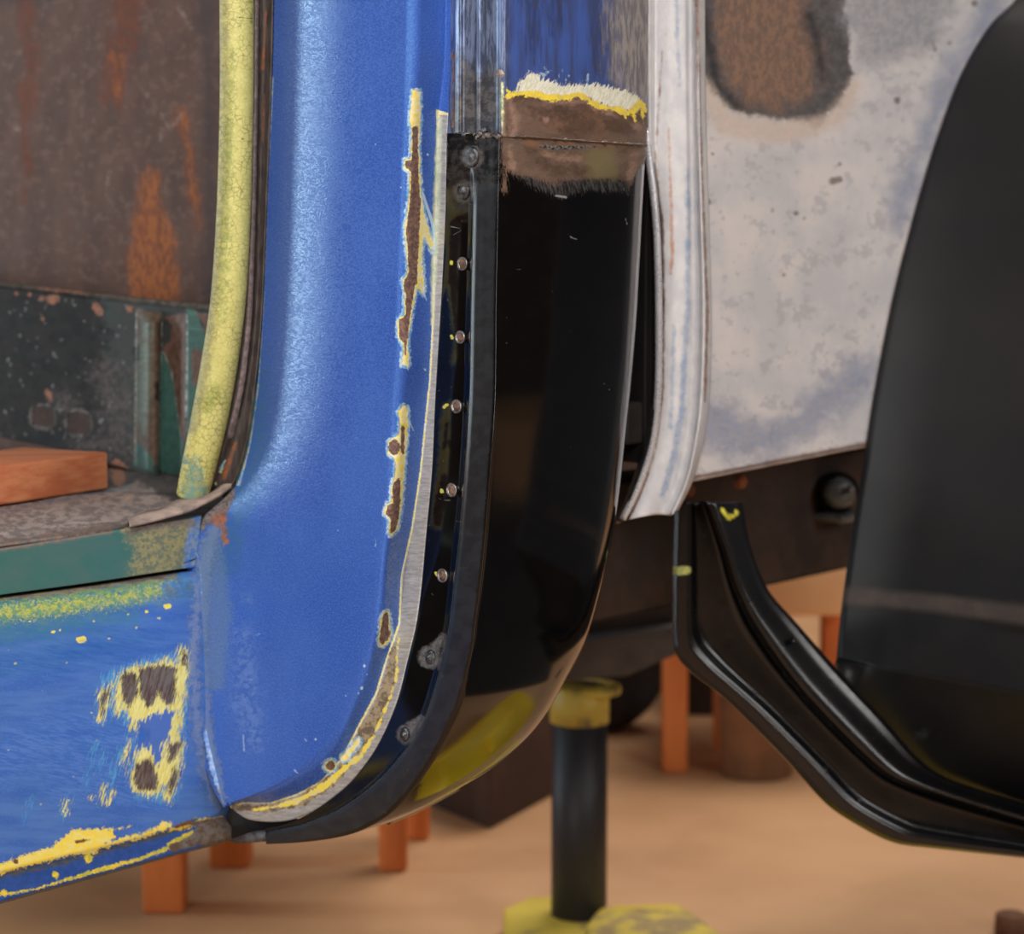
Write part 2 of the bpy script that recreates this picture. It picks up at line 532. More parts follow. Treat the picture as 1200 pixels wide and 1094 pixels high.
jl.insert(-1, dict(shapes=chipY, grow=-2.6, c=(120, 180, 226), c2=(206, 226, 236), amp=9, ns=26, soft=1.2, op=.85, rough=.4))
jl.append(dict(shapes=chipY, grow=1.7, within=[('p', [(440, 150), (497, 150), (492, 262), (488, 345), (484, 400), (474, 402), (440, 402)]), ('l', [(459, 524, 10)]), ('p', [(440, 580), (468, 560), (470, 600), (466, 640), (440, 640)]), ('l', [(472, 500, 2), (472, 530, 2)]), ('p', [(440, 700), (470, 700), (470, 770), (440, 770)]), ('l', [(388, 897, 9)])], c=(146, 112, 92), c2=(98, 72, 64), amp=5, ns=24, soft=.7, rough=.8, h=-.3, cs=22))
jl.append(dict(shapes=chipR, c=(140, 104, 86), c2=(104, 76, 68), amp=6, ns=20, soft=.7, rough=.8, h=-.3, cs=16))
# scattered specks and small scratches
sp = []
for _ in range(70):
    y = rnd.uniform(120, 930); x = rnd.uniform(300, 500) - max(0, y - 600) * .15
    sp.append(('l', [(x, y, rnd.choice([.4, .5, .6, .9]))]))
for x, y, r in ((501, 181, 1.6), (498, 433, 1.6), (427, 780, 1.8), (424, 806, 2), (420, 812, 1.2), (370, 866, 1.4), (405, 815, 1), (430, 790, 1)):
    sp.append(('l', [(x, y, r)]))
for a in ([(495, 225, 1.2), (507, 262, 2.0), (509, 282, .6)], [(492, 330, 1), (500, 352, .6)], [(440, 630, .5), (440, 640, .5)], [(478, 490, .5), (485, 505, .6)], [(476, 545, .4), (485, 550, .4)], [(285, 860, .6), (286, 880, .5)], [(300, 745, .5), (304, 742, .7)], [(345, 902, .8), (349, 906, .6)], [(357, 865, .4), (359, 868, .8)]):
    sp.append(('l', a))
jl.append(dict(shapes=sp, c=(196, 222, 240), amp=1.2, ns=50, soft=.6, op=.85, rough=.5))
jl.append(dict(shapes=[('l', [(285, 740, 8), (290, 830, 16), (300, 870, 9)]), ('l', [(290, 700, 4)])], c=(110, 140, 205), c2=(60, 96, 180), amp=60, ns=14, nd=8, nr=.8, soft=10, op=.6, rough=.6))
m_pillar = Mat('blue_pillar_paint').build(BLUE, BLUE2, bs=.9, bst=(1, .5, 1), rough=.27, rvar=.04, layers=jl, bump=.5, bumpscale=40, rgrain=(42, .13, .46), spec=.75, tint=(.35, .75, 1, 1), metal=.0, grain=(60, (84, 134, 212), 0.0, .55))
P = sheet([L0, C1, C2, C3], None, [95, 20, 12], 680, prof=jprof)
grid('door_pillar', P, m_pillar, cab, jl, thick=.0012)

# ---- black patch panel and old skin above it
F3 = [(523.5, 156), (521.7, 250), (517, 350), (510, 465), (506, 552), (500, 618), (494, 685), (488, 730), (478, 772), (467, 816), (453, 852), (437, 882), (417, 909), (400, 926), (367, 950), (336, 965), (311, 970)]
F4 = [(553, 157), (552.7, 235), (550, 365), (548, 465), (543, 552), (536, 632), (530, 685), (525, 729), (519, 762), (509, 800), (496, 839), (477, 872), (450, 905), (420, 931), (390, 950), (350, 966), (311, 974)]
F5 = [(587, 158), (585, 260), (583, 365), (582, 465), (576, 552), (570, 632), (565, 682), (559, 729), (555, 762), (547, 796), (537, 829), (522, 862), (503, 896), (480, 929), (453, 956), (420, 974), (390, 982), (350, 987), (312, 989)]
SIL = [(762, -260), (760, 0), (758, 160), (755, 200), (746.7, 365), (740, 448), (733, 515), (725, 582), (718, 625), (708, 672), (693, 729), (683, 759), (663, 796), (640, 836), (613, 869), (573, 902), (533, 926), (490, 949), (450, 966), (420, 977), (390, 984.5), (340, 990), (300, 992)]
VP = np.array(proj(O + S * 1e5))
sil = spl(SIL, 1500)


def skin_cols(A2, A3):
    """sweep rearward from the front edge A3 (pixels A2) round the cab corner whose outline is SIL"""
    cols = []
    Cs, Bd = [], []
    for a2, a3 in zip(A2, A3):
        d = VP - a2
        cr = (sil[:, 0] - a2[0]) * d[1] - (sil[:, 1] - a2[1]) * d[0]
        ok = sil[:, 0] > a2[0] - 1
        k = np.where((np.sign(cr[:-1]) != np.sign(cr[1:])) & ok[:-1])[0]
        if len(k):
            k = k[0]; t = cr[k] / (cr[k] - cr[k + 1]); b = sil[k] * (1 - t) + sil[k + 1] * t
        else: b = a2 + d / np.linalg.norm(d) * 4
        if b[0] < a2[0] + 2: b = a2 + d / np.linalg.norm(d) * 2
        r = ray(b[0], b[1])
        # point on the ray nearest the line A3 + a S
        w = a3 - C0
        M = np.array([[r @ r, -(r @ S)], [r @ S, -1.0]])
        t, aa = np.linalg.solve(M, np.array([w @ r, w @ S]))
        Cs.append(C0 + r * t); Bd.append(r / np.linalg.norm(r))
    Cs = np.array(Cs); Bd = np.array(Bd)
    L = np.linalg.norm(Cs - A3, axis=1)
    bdep = np.clip(L * 0.55, .004, .075)[:, None]
    for ph in np.linspace(0, math.pi / 2, 64):
        f = math.sin(ph) ** (2 / 2.15); g = 1 - math.cos(ph) ** (2 / 2.15)
        cols.append(A3 + (Cs - A3) * f + Bd * bdep * g)
    end = cols[-1]
    for k in range(1, 7): cols.append(end + Bd * (0.008 * k) * bdep / .075 + N * 0.0035 * k * k * bdep / .075)
    cols.append(cols[-1] + N * .3)
    return cols


R = 620
ts = np.linspace(0, 1, R)
f3, f4, f5 = spl(F3, R), spl(F4, R), spl(F5, R)
def flange_s(y):
    t = np.clip((np.asarray(y, float) - 190) / 75.0, 0, 1)
    g = np.clip((np.asarray(y, float) - 640) / 240.0, 0, 1)
    return .0018 + .0254 * t * t * (3 - 2 * t) * (1 - .62 * g * g * (3 - 2 * g))


fs = flange_s(f4[:, 1])
cols = []
kt = np.clip((f4[:, 1] - 195) / 45.0, 0, 1)
keys = [(f3, fs + .0003), (f3 * .97 + f4 * .03, fs), (f4 * .92 + f3 * .08, fs), (f4 * .93 + f5 * .07, kt * .0016 + (1 - kt) * .0018), (f4 * .80 + f5 * .20, kt * .0006 + (1 - kt) * .0016), (f4 * .5 + f5 * .5, kt * .0003 + (1 - kt) * .0010), (f4 * .12 + f5 * .88, .0), (f4 * .04 + f5 * .96, .0003), (f5, .0012)]
for (ca, sa), (cb, sb), k in zip(keys[:-1], keys[1:], (1, 14, 5, 4, 5, 6, 3, 3)):
    for j in range(k):
        u = j / k; us = u * u * (3 - 2 * u)
        c = ca * (1 - u) + cb * u
        cols.append(onS(c[:, 0], c[:, 1], sa * (1 - us) + sb * us))
A3 = onS(f5[:, 0], f5[:, 1], .0012)
cols += skin_cols(f5, A3)
P = np.stack(cols, 1)
# a little hand-made unevenness near the weld
pl = []
pl.append(dict(shapes=[('p', [(588, 150), (588, 228), (594, 226), (593, 196), (601, 205), (618, 206), (636, 214), (650, 220), (663, 212), (690, 210), (720, 208), (732, 212), (737, 222), (746, 200), (757, 190), (760, 150)])], c=(122, 98, 82), c2=(90, 70, 58), amp=16, ns=26, st=(2.2, .6, 1), soft=2.2, rough=.55, metal=.2, cs=3.5, cst=(.8, 1.4, 1), clo=.35, chi=.65))
pl.append(dict(shapes=[('p', [(590, 165), (600, 200), (640, 210), (735, 205), (757, 180), (758, 165)])], c=(156, 132, 114), c2=(120, 104, 94), amp=46, ns=12, nd=8, nr=.8, st=(1, 3, 1), rot=35, soft=3, op=.35, rough=.4, metal=.4, cs=30))
pl.append(dict(shapes=[('p', [(600, 203), (640, 212), (700, 208), (740, 212), (735, 226), (690, 222), (655, 232), (632, 222)])], c=(92, 90, 90), c2=(40, 38, 38), amp=44, ns=26, nd=8, nr=.8, st=(3, .4, 1), rot=15, soft=2, op=.6, rough=.4))
pl.append(dict(shapes=[('l', [(596, 170, 4), (600, 195, 4)]), ('l', [(640, 182, 4), (680, 186, 3)]), ('l', [(745, 180, 4), (740, 205, 4)])], c=(158, 128, 110), c2=(140, 112, 96), amp=26, ns=10, nd=7, soft=3, op=.75, rough=.5))
pl.append(dict(shapes=[('l', [(620, 178, 6), (650, 198, 7), (690, 200, 5)]), ('l', [(730, 175, 5)])], c=(82, 64, 54), c2=(98, 78, 66), amp=40, ns=9, nd=7, soft=5, op=.75, rough=.45, metal=.2))
pl.append(dict(shapes=[('p', [(684, 178), (716, 172), (724, 196), (722, 210), (690, 208)])], c=(120, 114, 72), amp=16, ns=10, soft=7, op=.6, rough=.6))
pl.append(dict(shapes=[('p', [(588, 160), (760, 160), (760, 172), (588, 172)])], c=(88, 74, 68), c2=(132, 94, 66), amp=14, ns=8, soft=4, op=.6, cs=6))
pl.append(dict(shapes=[('l', [(631, 171, 1.0), (650, 173, 2.4), (680, 172, 1.8), (700, 171, .6)]), ('l', [(588, 157, 1), (604, 156, 1.5), (620, 162, .8)]), ('l', [(714, 166, 1.2), (735, 163, 1.8), (758, 165, 1.5)])], c=(168, 164, 160), c2=(62, 60, 60), amp=8, ns=34, soft=.8, rough=.4, metal=.6, h=.8, cs=30))
# bare ground steel at the top of the flange
pl.append(dict(shapes=[('p', [(526, 160), (586, 160), (586, 200), (576, 225), (560, 235), (540, 246), (528, 236), (524, 200)])], c=(70, 68, 68), c2=(28, 28, 30), amp=26, ns=12, soft=7, op=.85, rough=.35, metal=.5, cs=9))
pl.append(dict(shapes=[('l', [(544, 225, 13)]), ('l', [(554, 184, 13)]), ('l', [(503, 770, 13)]), ('l', [(510, 757, 5), (520, 745, 3)]), ('l', [(476, 860, 11)]), ('l', [(483, 852, 8), (494, 842, 4)])], c=(96, 94, 94), c2=(130, 126, 124), amp=7, ns=26, soft=2.6, op=.85, rough=.45, metal=.4, cs=20))
pl.append(dict(shapes=[('l', [(529, 307, 2), (529, 308.5, 2)]), ('l', [(529, 393.5, 1.8), (530, 396, 1.8)]), ('l', [(520, 477, 1.8), (524, 474, 1.8)]), ('l', [(517.5, 574, 1.9), (518, 576, 2.2)]), ('l', [(511, 671, 1.8), (512, 674, 1.6)])], c=(214, 206, 80), c2=(190, 186, 90), amp=3, ns=40, soft=.6, rough=.6))
tiny = []
for _ in range(85):
    y = rnd.uniform(225, 900); x = rnd.uniform(560, 745) - max(0, y - 500) * .2
    tiny.append(('l', [(x, y, rnd.choice([.25, .3, .45]))]))
for _ in range(24):
    y = rnd.uniform(240, 700); x = 534 - max(0, y - 300) * .07 + rnd.uniform(-12, 12)
    tiny.append(('l', [(x, y, .25), (x + rnd.uniform(-6, 6), y + rnd.uniform(-3, 3), .2)]))
for a in ([(650, 229, 1.0), (664, 231, 1.6)], [(666, 274, .6), (670, 279, .7), (676, 280, .5)], [(605, 316, .4), (612, 316, .4)], [(727, 302, .7)], [(733, 256, .5), (735, 263, .5)], [(550, 514, .5), (552, 522, .5), (549, 527, .5)], [(538, 665, .6), (552, 665, .4)], [(527, 265, .4), (540, 268, .4)], [(531, 275, .4), (541, 270, .4)], [(520, 586, .6), (528, 586, .6)], [(532, 610, .4), (545, 612, .3)], [(519, 792, 1.2)], [(538, 799, 1)], [(478, 902, 1.3)], [(491, 878, .9)], [(446, 949, .4), (452, 952, .5)], [(520, 540, .8)], [(552, 694, 1)]):
    tiny.append(('l', a))
pl.append(dict(shapes=tiny, c=(150, 150, 150), amp=.6, ns=60, soft=.5, op=.8, rough=.5))
# greyer satin band between the two creases
band = [(x + 3, y) for x, y in F4[1:]] + [(x - 4, y - 2) for x, y in F5[::-1][:-1]] + [(585, 215), (556, 215)]
pl.append(dict(shapes=[('p', band)], c=(40, 41, 45), c2=(30, 30, 33), amp=3, ns=20, soft=2, op=.8, rough=.42, cs=6))
m_black = Mat('black_primer_panel').build((8, 8, 9), (11, 11, 12), bs=4, rough=.10, rvar=.02, layers=pl, bump=.02, bumpscale=30, spec=.62)
panel = grid('corner_patch_panel', P, m_black, cab, pl, thick=.0012)
panel['label'] = 'glossy black new sheet metal cab corner'

# ---- weld plugs and drilled holes on the flange
m_bright = simple('bare_bright_steel', (190, 188, 186), (120, 116, 112), scale=300, rough=.3, metal=.8)
m_hole = simple('hole_rust', (140, 108, 92), (84, 62, 54), scale=400, rough=.7)
m_weld = simple('ground_weld_metal', (120, 120, 122), (70, 72, 76), scale=260, rough=.3, metal=.8, bump=.6)
for (x, y, rx) in ((542.5, 309, 5.4), (540, 395, 5.2), (535.5, 476, 5.6), (530, 574, 5.6), (519, 674, 5.6)):
    c = onS(x, y, float(flange_s(y))); r = rx / F * np.linalg.norm(c - C0) * 1.35
    h = lathe('drilled_hole', c - S * .0001, -S, [(r * 1.08, 0), (r * 1.1, .0008), (r * .98, .0013), (r * .72, .0004), (r * .66, .0002)], m_bright, panel, 28)
    lathe('hole_bottom', c, -S, [(r * .70, 0), (r * .68, .0006), (r * .3, .0009)], m_hole, h, 20)
for (x, y, rx) in ((554, 184, 9.5), (544, 223, 9), (505, 770, 7.5), (475, 860, 7)):
    c = onS(x, y, float(flange_s(y))); r = rx / F * np.linalg.norm(c - C0) * 1.15
    lathe('plug_weld', c - S * .0001, -S, [(r * 1.1, 0), (r, .0012), (r * .8, .0018), (r * .55, .0012), (r * .4, .0024), (r * .15, .0030)], m_weld, panel, 28, ell=.85)

# ---- old skin above the weld
U = 260
us3 = [(531, -220), (524, 157)]
def vline(x0, x1, y1=160.0): return np.stack([np.linspace(x0, x1, U), np.linspace(-220, y1, U)], -1)
kc = [(vline(529, 524), .0290), (vline(533, 531), .0280), (vline(534.5, 533), .0065), (vline(540, 539), .0052), (vline(544, 543.5), .0075), (vline(557, 557), .0085), (vline(560, 560), .0062), (vline(564, 563), .0070), (vline(583, 582), .0072), (vline(586.5, 586), .0012), (vline(589, 588), .0012)]
cols = []
for (ca, sa), (cb, sb), k in zip(kc[:-1], kc[1:], (3, 3, 4, 3, 8, 3, 3, 10, 4, 3)):
    for j in range(k):
        u = j / k; uu = u * u * (3 - 2 * u); c = ca * (1 - u) + cb * u
        cols.append(onS(c[:, 0], c[:, 1], sa * (1 - uu) + sb * uu))
e2 = kc[-1][0]; e3 = onS(e2[:, 0], e2[:, 1], .0012)
cols += skin_cols(e2, e3)
P = np.stack(cols, 1)
ul = []
ul.append(dict(shapes=[('p', [(529, -240), (592, -240), (590, 170), (524, 170)])], c=(140, 156, 190), c2=(84, 94, 118), amp=26, ns=5, st=(3, .5, 1), soft=8, op=.9, rough=.32, metal=.55, cs=4, cst=(5, .6, 1)))
ul.append(dict(shapes=[('p', [(540, 60), (560, 90), (575, 70), (590, 130), (588, 175), (528, 175), (530, 130)])], c=(74, 72, 72), c2=(120, 116, 112), amp=34, ns=8, soft=8, op=.85, rough=.4, metal=.5, cs=8))
ul.append(dict(shapes=[('l', [(625, 0, 10), (622, 70, 4)]), ('l', [(655, 0, 8), (648, 40, 3)]), ('l', [(705, 0, 6), (700, 80, 5)])], c=(74, 76, 96), c2=(44, 72, 140), amp=50, ns=5, st=(4, .5, 1), soft=8, op=.75, rough=.4, metal=.3))
ul.append(dict(shapes=[('p', [(712, -240), (775, -240), (770, 135), (742, 120), (716, 90)])], c=(176, 168, 162), c2=(130, 128, 134), amp=60, ns=5, st=(4, .6, 1), soft=16, op=.95, rough=.45, metal=.3, cs=6, cst=(4, .5, 1)))
ul.append(dict(shapes=[('p', [(606, 103), (616, 88), (628, 84), (634, 92), (660, 100), (700, 98), (735, 106), (752, 116), (755, 130), (720, 128), (690, 118), (640, 116), (600, 114)])], c=(238, 236, 220), c2=(214, 216, 190), amp=22, ns=14, st=(3, .8, 1), rot=-25, soft=1.6, rough=.6, cs=18))
ul.append(dict(shapes=[('l', [(628, 94, .9), (640, 76, .5)]), ('l', [(650, 96, .8), (662, 78, .4)]), ('l', [(612, 94, .8), (622, 80, .4)]), ('l', [(660, 98, .8), (670, 84, .4)]), ('l', [(687, 104, 1.8), (689, 87, .9)]), ('l', [(637, 88, 2), (646, 82, .5)])], c=(170, 196, 225), amp=5, ns=30, soft=1, op=.8))
ul.append(dict(shapes=[('p', [(588, 112), (598, 111), (612, 108), (626, 110), (634, 117), (650, 116), (672, 112), (684, 111), (700, 123), (722, 128), (745, 134), (752, 124), (764, 132), (762, 180), (588, 180)])], c=(124, 98, 84), c2=(92, 70, 58), amp=9, ns=14, soft=1.4, rough=.55, cs=3.4, cst=(.6, 1.6, 1), clo=.35, chi=.65, metal=.2))
ul.append(dict(shapes=[('p', [(594, 120), (625, 118), (700, 135), (755, 142), (760, 175), (590, 175)])], c=(152, 128, 110), c2=(120, 104, 94), amp=46, ns=12, nd=8, nr=.8, st=(1, 3, 1), rot=35, soft=3, op=.35, rough=.4, metal=.4, cs=30))
ul.append(dict(shapes=[('l', [(645, 140, 8), (680, 145, 12), (720, 142, 9)]), ('l', [(700, 158, 7)])], c=(86, 68, 56), c2=(126, 84, 56), amp=40, ns=8, soft=8, op=.6, rough=.6))
ul.append(dict(shapes=[('l', [(596, 118, 4), (605, 140, 5), (600, 162, 5)]), ('l', [(640, 121, 3), (690, 119, 3), (720, 136, 3)]), ('l', [(632, 134, 4), (640, 140, 3)]), ('l', [(745, 148, 5)])], c=(160, 128, 114), c2=(140, 112, 98), amp=22, ns=10, nd=7, soft=3, op=.8, rough=.5))
ul.append(dict(shapes=[('l', [(622, 128, 6), (655, 132, 8), (690, 146, 9), (660, 152, 6)]), ('l', [(715, 146, 7), (738, 150, 6)]), ('l', [(596, 150, 3)])], c=(80, 62, 52), c2=(98, 76, 64), amp=40, ns=9, nd=7, soft=5, op=.75, rough=.45, metal=.2))
ul.append(dict(shapes=[('l', [(592, 114, 3), (608, 109, 2.6), (625, 110, 4), (645, 115, 3.6), (665, 113, 3.2), (680, 111, 3), (700, 124, 3.4), (722, 128, 3), (738, 132, 3.5), (744, 128, 4), (750, 118, 3), (757, 130, 3)]), ('l', [(742, 128, 2), (744, 142, .8)]), ('l', [(753, 128, 2), (754, 144, .6)]), ('l', [(732, 130, 2), (733, 138, .8)]), ('l', [(591, 95, 1), (593, 112, 1.2)])], c=(248, 222, 70), c2=(226, 204, 90), amp=14, ns=18, soft=.8, rough=.5, cs=10))
ul.append(dict(shapes=[('l', [(586, 86, 4.6)])], c=(132, 104, 90), c2=(186, 170, 156), amp=4, ns=30, soft=.8, rough=.8, h=-.4))
ul.append(dict(shapes=[('l', [(588.2, 97, 1.6), (589.5, 140, 2.4), (590, 158, 1)])], c=(140, 160, 130), c2=(226, 222, 160), amp=4, ns=24, soft=1, rough=.6))
ul.append(dict(shapes=[('l', [(532, 60, 1.2), (531, 100, .8), (531, 150, 1.2)]), ('l', [(530, 66, 2)])], c=(176, 128, 86), c2=(120, 90, 70), amp=5, ns=22, soft=.8, rough=.8))
m_old = Mat('blue_old_skin').build((68, 94, 166), (62, 74, 116), bs=2, bst=(4, .5, 1), rough=.34, layers=ul, bump=.1, bumpscale=40, spec=.6)
old = grid('old_cab_skin', P, m_old, cab, ul, thick=.0012)

# ---- weld bead across the seam
m_bead = simple('rough_weld_bead', (150, 140, 130), (60, 50, 46), scale=180, rough=.4, metal=.6, bump=1.0)
bp = []
rs = np.random.RandomState(3)
for x in np.linspace(529, 586, 60): bp.append(onS(x, 159 + 3.0 * math.sin(x * .8) * rs.uniform(.2, 1), .0062 - (x - 529) / 57 * .006))
tube('weld_bead', bp, .0014, m_bead, cab, seg=8, wob=.45)
bp = []
top_ix = 3
f5t = f5[top_ix:top_ix + 1]
row = P[-2]  # last row of the old skin
skinrow = row[-(64 + 7):-8]
bp = [p + np.array([0, -.0004, 0.0]) for p in skinrow[2:]]
tube('weld_bead', bp, .0006, simple('brown_weld_bead', (104, 82, 70), (134, 124, 116), scale=70, rough=.4, metal=.5, bump=1.0), cab, seg=8, wob=.95, seed=5)
for (x, y, r) in ((567, 153, 4.2), (562, 156, 3.2), (545, 158, 3.4), (580, 160, 2.6)):
    c = onS(x, y, .003)
    lathe('weld_blob', c, -S, [(r * .0006, -.002), (r * .00058, .0), (r * .0004, .0014), (r * .0001, .002)], m_weld, cab, 14)

# ---- dangling torn end where pillar, rocker and patch meet
m_torn = simple('torn_grey_steel', (104, 102, 104), (62, 58, 58), scale=120, rough=.55, metal=.3, bump=.8)
tp = onS(np.array([268, 290, 310, 330, 318, 296, 276]), np.array([984, 976, 974, 977, 985, 987, 988]), .02)
prism('torn_flange_end', tp, S * .02, m_torn, cab)

# ---- weld seam between pillar and rocker
SEAM = [(228, 642), (236, 662), (238, 700), (234, 760), (236, 800), (242, 850), (250, 890), (259, 925), (264, 942)]
sm = spl(SEAM, 120)
sp3 = onS(sm[:, 0], sm[:, 1], .001)
sl = [dict(shapes=[('l', [(236, 660, 3), (233, 720, 2)]), ('l', [(244, 860, 5), (256, 915, 6)])], c=(90, 140, 210), c2=(150, 180, 225), amp=18, ns=12, soft=2, rough=.3), dict(shapes=[('l', [(236, 790, 5), (240, 840, 4)]), ('l', [(238, 720, 3)])], c=(176, 104, 62), c2=(130, 110, 96), amp=20, ns=18, soft=2, rough=.8)]
m_seam = Mat('seam_paint').build((70, 104, 176), (112, 116, 130), bs=14, rough=.4, layers=sl, bump=1.0, bumpscale=24)
tube('weld_seam', sp3, np.interp(np.linspace(0, 1, 120), [0, .5, .85, 1], [.0012, .0018, .0042, .0015]), m_seam, cab, seg=12, uvpix=True, layers=sl, squash=.3, wob=.2)

# ---- rocker panel
n_r = float(sn(onS(236.0, 800.0, 0.0))[1])
RT = [(-60, 709), (0, 699.5), (110, 685), (205, 670.5), (232, 667)]
RTb = [(-60, 724), (0, 714), (110, 699), (205, 683), (236, 679)]
RC = [(-60, 1035), (0, 1020), (130, 988), (235, 960), (262, 950), (270, 948)]
RL = [(-60, 1041), (0, 1026), (130, 994), (235, 965), (266, 955)]
RB = [(-60, 1071), (0, 1055), (83, 1032), (167, 1009), (233, 991), (276, 978)]
RB2 = [(-60, 1074), (0, 1059), (83, 1036), (167, 1013), (233, 995), (276, 984)]
rl = []
rl.append(dict(shapes=[('p', [(-70, 690), (215, 655), (228, 690), (120, 716), (0, 738), (-70, 750)])], c=(112, 150, 92), c2=(70, 124, 140), amp=70, ns=14, nd=8, nr=.75, soft=18, op=.95, rough=.5, st=(.6, 1.4, 1)))
rl.append(dict(shapes=[('l', [(-60, 745, 12), (60, 735, 14), (150, 722, 10)])], c=(60, 118, 160), c2=(70, 126, 150), amp=80, ns=10, nd=8, nr=.75, soft=18, op=.7, rough=.5, st=(.6, 1.4, 1)))
rl.append(dict(shapes=[('l', [(-40, 706, 3), (60, 694, 5), (140, 682, 5), (205, 674, 4)])], c=(150, 136, 112), c2=(112, 98, 84), amp=18, ns=10, soft=3, op=.85, rough=.6, st=(.5, 1.5, 1)))
rl.append(dict(shapes=[('l', [(-40, 722, 7), (60, 712, 8), (140, 702, 6), (200, 688, 6)])], c=(206, 204, 78), c2=(120, 160, 110), amp=90, ns=34, nd=8, nr=.85, soft=3, op=.85, rough=.6))
rl.append(dict(shapes=[('l', [(60, 690, 1), (120, 683, 1.6), (190, 675, 2.2), (202, 671, 1)])], c=(92, 76, 72), amp=8, ns=10, soft=2, op=.8))
blots = [(95, 749, 5.5, 1.8), (196, 710, 4, 3), (18, 777, 2, 1), (78, 776, 1, 1), (62, 740, 2, 1), (70, 738, 1.5, 1), (128, 748, 1.6, 1), (10, 761, 1, 1), (107, 835, 1.3, 1), (113, 867, 1.2, 1), (10, 878, 1.2, 1), (148, 910, 1.2, 1), (86, 910, 1, 1), (48, 942, 1, 1), (20, 742, 1, 1), (35, 728, 1.5, 1), (160, 735, 1.5, 1), (110, 727, 1.2, 1), (56, 790, .9, 1), (186, 724, 2, 1), (172, 716, 2, 1), (150, 720, 1.5, 1), (50, 809, .9, 1)]
rl.append(dict(shapes=[('l', [(x - r * .4, y + .3, r * .7), (x + r * .5, y, r * .7)]) for x, y, r, _ in blots], c=(244, 226, 96), amp=4, ns=26, soft=.7, rough=.6))
# streaky worn light bands of the blue
rl.append(dict(shapes=[('l', [(-40, 900, 30), (80, 860, 26), (200, 880, 20)]), ('l', [(90, 900, 40), (190, 940, 12)])], c=(88, 130, 208), c2=(58, 104, 186), amp=120, ns=4, nd=8, nr=.75, st=(.5, 3, 1), rot=-12, soft=16, op=.65, rough=.5))
rl.append(dict(shapes=[('l', [(-40, 790, 10), (80, 768, 10), (180, 745, 8)])], c=(46, 110, 168), c2=(34, 82, 168), amp=100, ns=5, nd=8, nr=.75, st=(.4, 3, 1), rot=-10, soft=16, op=.6, rough=.5))
# cyan halo, yellow rim and grey ground centre of the sanded scratches
cyan = [('p', [(120, 790), (150, 778), (200, 768), (216, 755), (222, 790), (216, 860), (208, 935), (190, 940), (158, 935), (156, 880), (170, 850), (150, 850), (134, 838), (114, 848), (116, 815)]),
        ('l', [(112, 870, 1), (100, 920, .6)]), ('l', [(124, 880, 1), (114, 905, .6)]), ('l', [(152, 868, 1.2), (136, 900, 1.6), (124, 935, 2)]), ('l', [(82, 935, 1), (73, 955, 1)]), ('l', [(36, 935, .8), (31, 958, .8)]), ('l', [(140, 880, 1), (130, 905, .8)])]
rl.append(dict(shapes=cyan, c=(96, 176, 214), c2=(66, 120, 200), amp=70, ns=22, nd=8, nr=.8, st=(2.6, .3, 1), rot=-15, soft=1.6, op=.8, rough=.5))
yel = [('p', [(118, 808), (126, 806), (130, 802), (126, 826), (118, 846), (115, 842)]),
       ('p', [(138, 792), (150, 782), (170, 778), (195, 772), (206, 776), (212, 762), (216, 756), (222, 766), (222, 785), (216, 820), (210, 858), (214, 880), (206, 920), (200, 938), (192, 936), (194, 922), (182, 930), (170, 930), (156, 928), (154, 905), (160, 880), (176, 860), (164, 850), (158, 858), (152, 846), (144, 828), (136, 836), (134, 815)]),
       ('l', [(152, 868, .6), (144, 896, 1.8)]), ('l', [(124, 922, 1.4), (119, 940, 1)]), ('l', [(132, 928, .8), (127, 940, .8)]), ('l', [(79, 940, 1.8), (74, 953, 1)]), ('l', [(107, 934, .6)])]
rl.append(dict(shapes=yel, c=(240, 232, 150), c2=(226, 214, 110), amp=62, ns=22, nd=8, nr=.8, st=(2.6, .35, 1), rot=-15, soft=1, rough=.6, h=-.3, cs=22, cst=(2.6, .35, 1)))
blue_in = [('p', [(160, 845), (196, 832), (206, 832), (202, 850), (190, 880), (184, 896), (178, 880), (170, 872), (162, 880)])]
rl.append(dict(shapes=blue_in, c=(58, 104, 190), amp=34, ns=14, st=(3, .45, 1), rot=-15, soft=1.2, op=.95, rough=.5))
grey = [('p', [(119, 812), (128, 806), (125, 826), (118, 842)]), ('p', [(142, 792), (152, 786), (160, 788), (162, 812), (152, 828), (144, 818)]),
        ('p', [(162, 784), (190, 779), (206, 782), (206, 818), (198, 828), (186, 812), (174, 830), (164, 815)]),
        ('p', [(213, 762), (220, 768), (219, 782), (213, 778)]), ('p', [(158, 896), (176, 888), (186, 912), (182, 926), (162, 926), (157, 912)]),
        ('p', [(197, 872), (212, 868), (208, 884), (198, 892)]), ('p', [(204, 900), (210, 904), (206, 920), (198, 934), (197, 918)])]
rl.append(dict(shapes=grey, c=(122, 112, 104), c2=(92, 70, 60), amp=34, ns=26, nd=7, nr=.8, st=(2.6, .35, 1), rot=-15, soft=.9, rough=.55, metal=.2, cs=10, cst=(3, .3, 1), h=-.3))
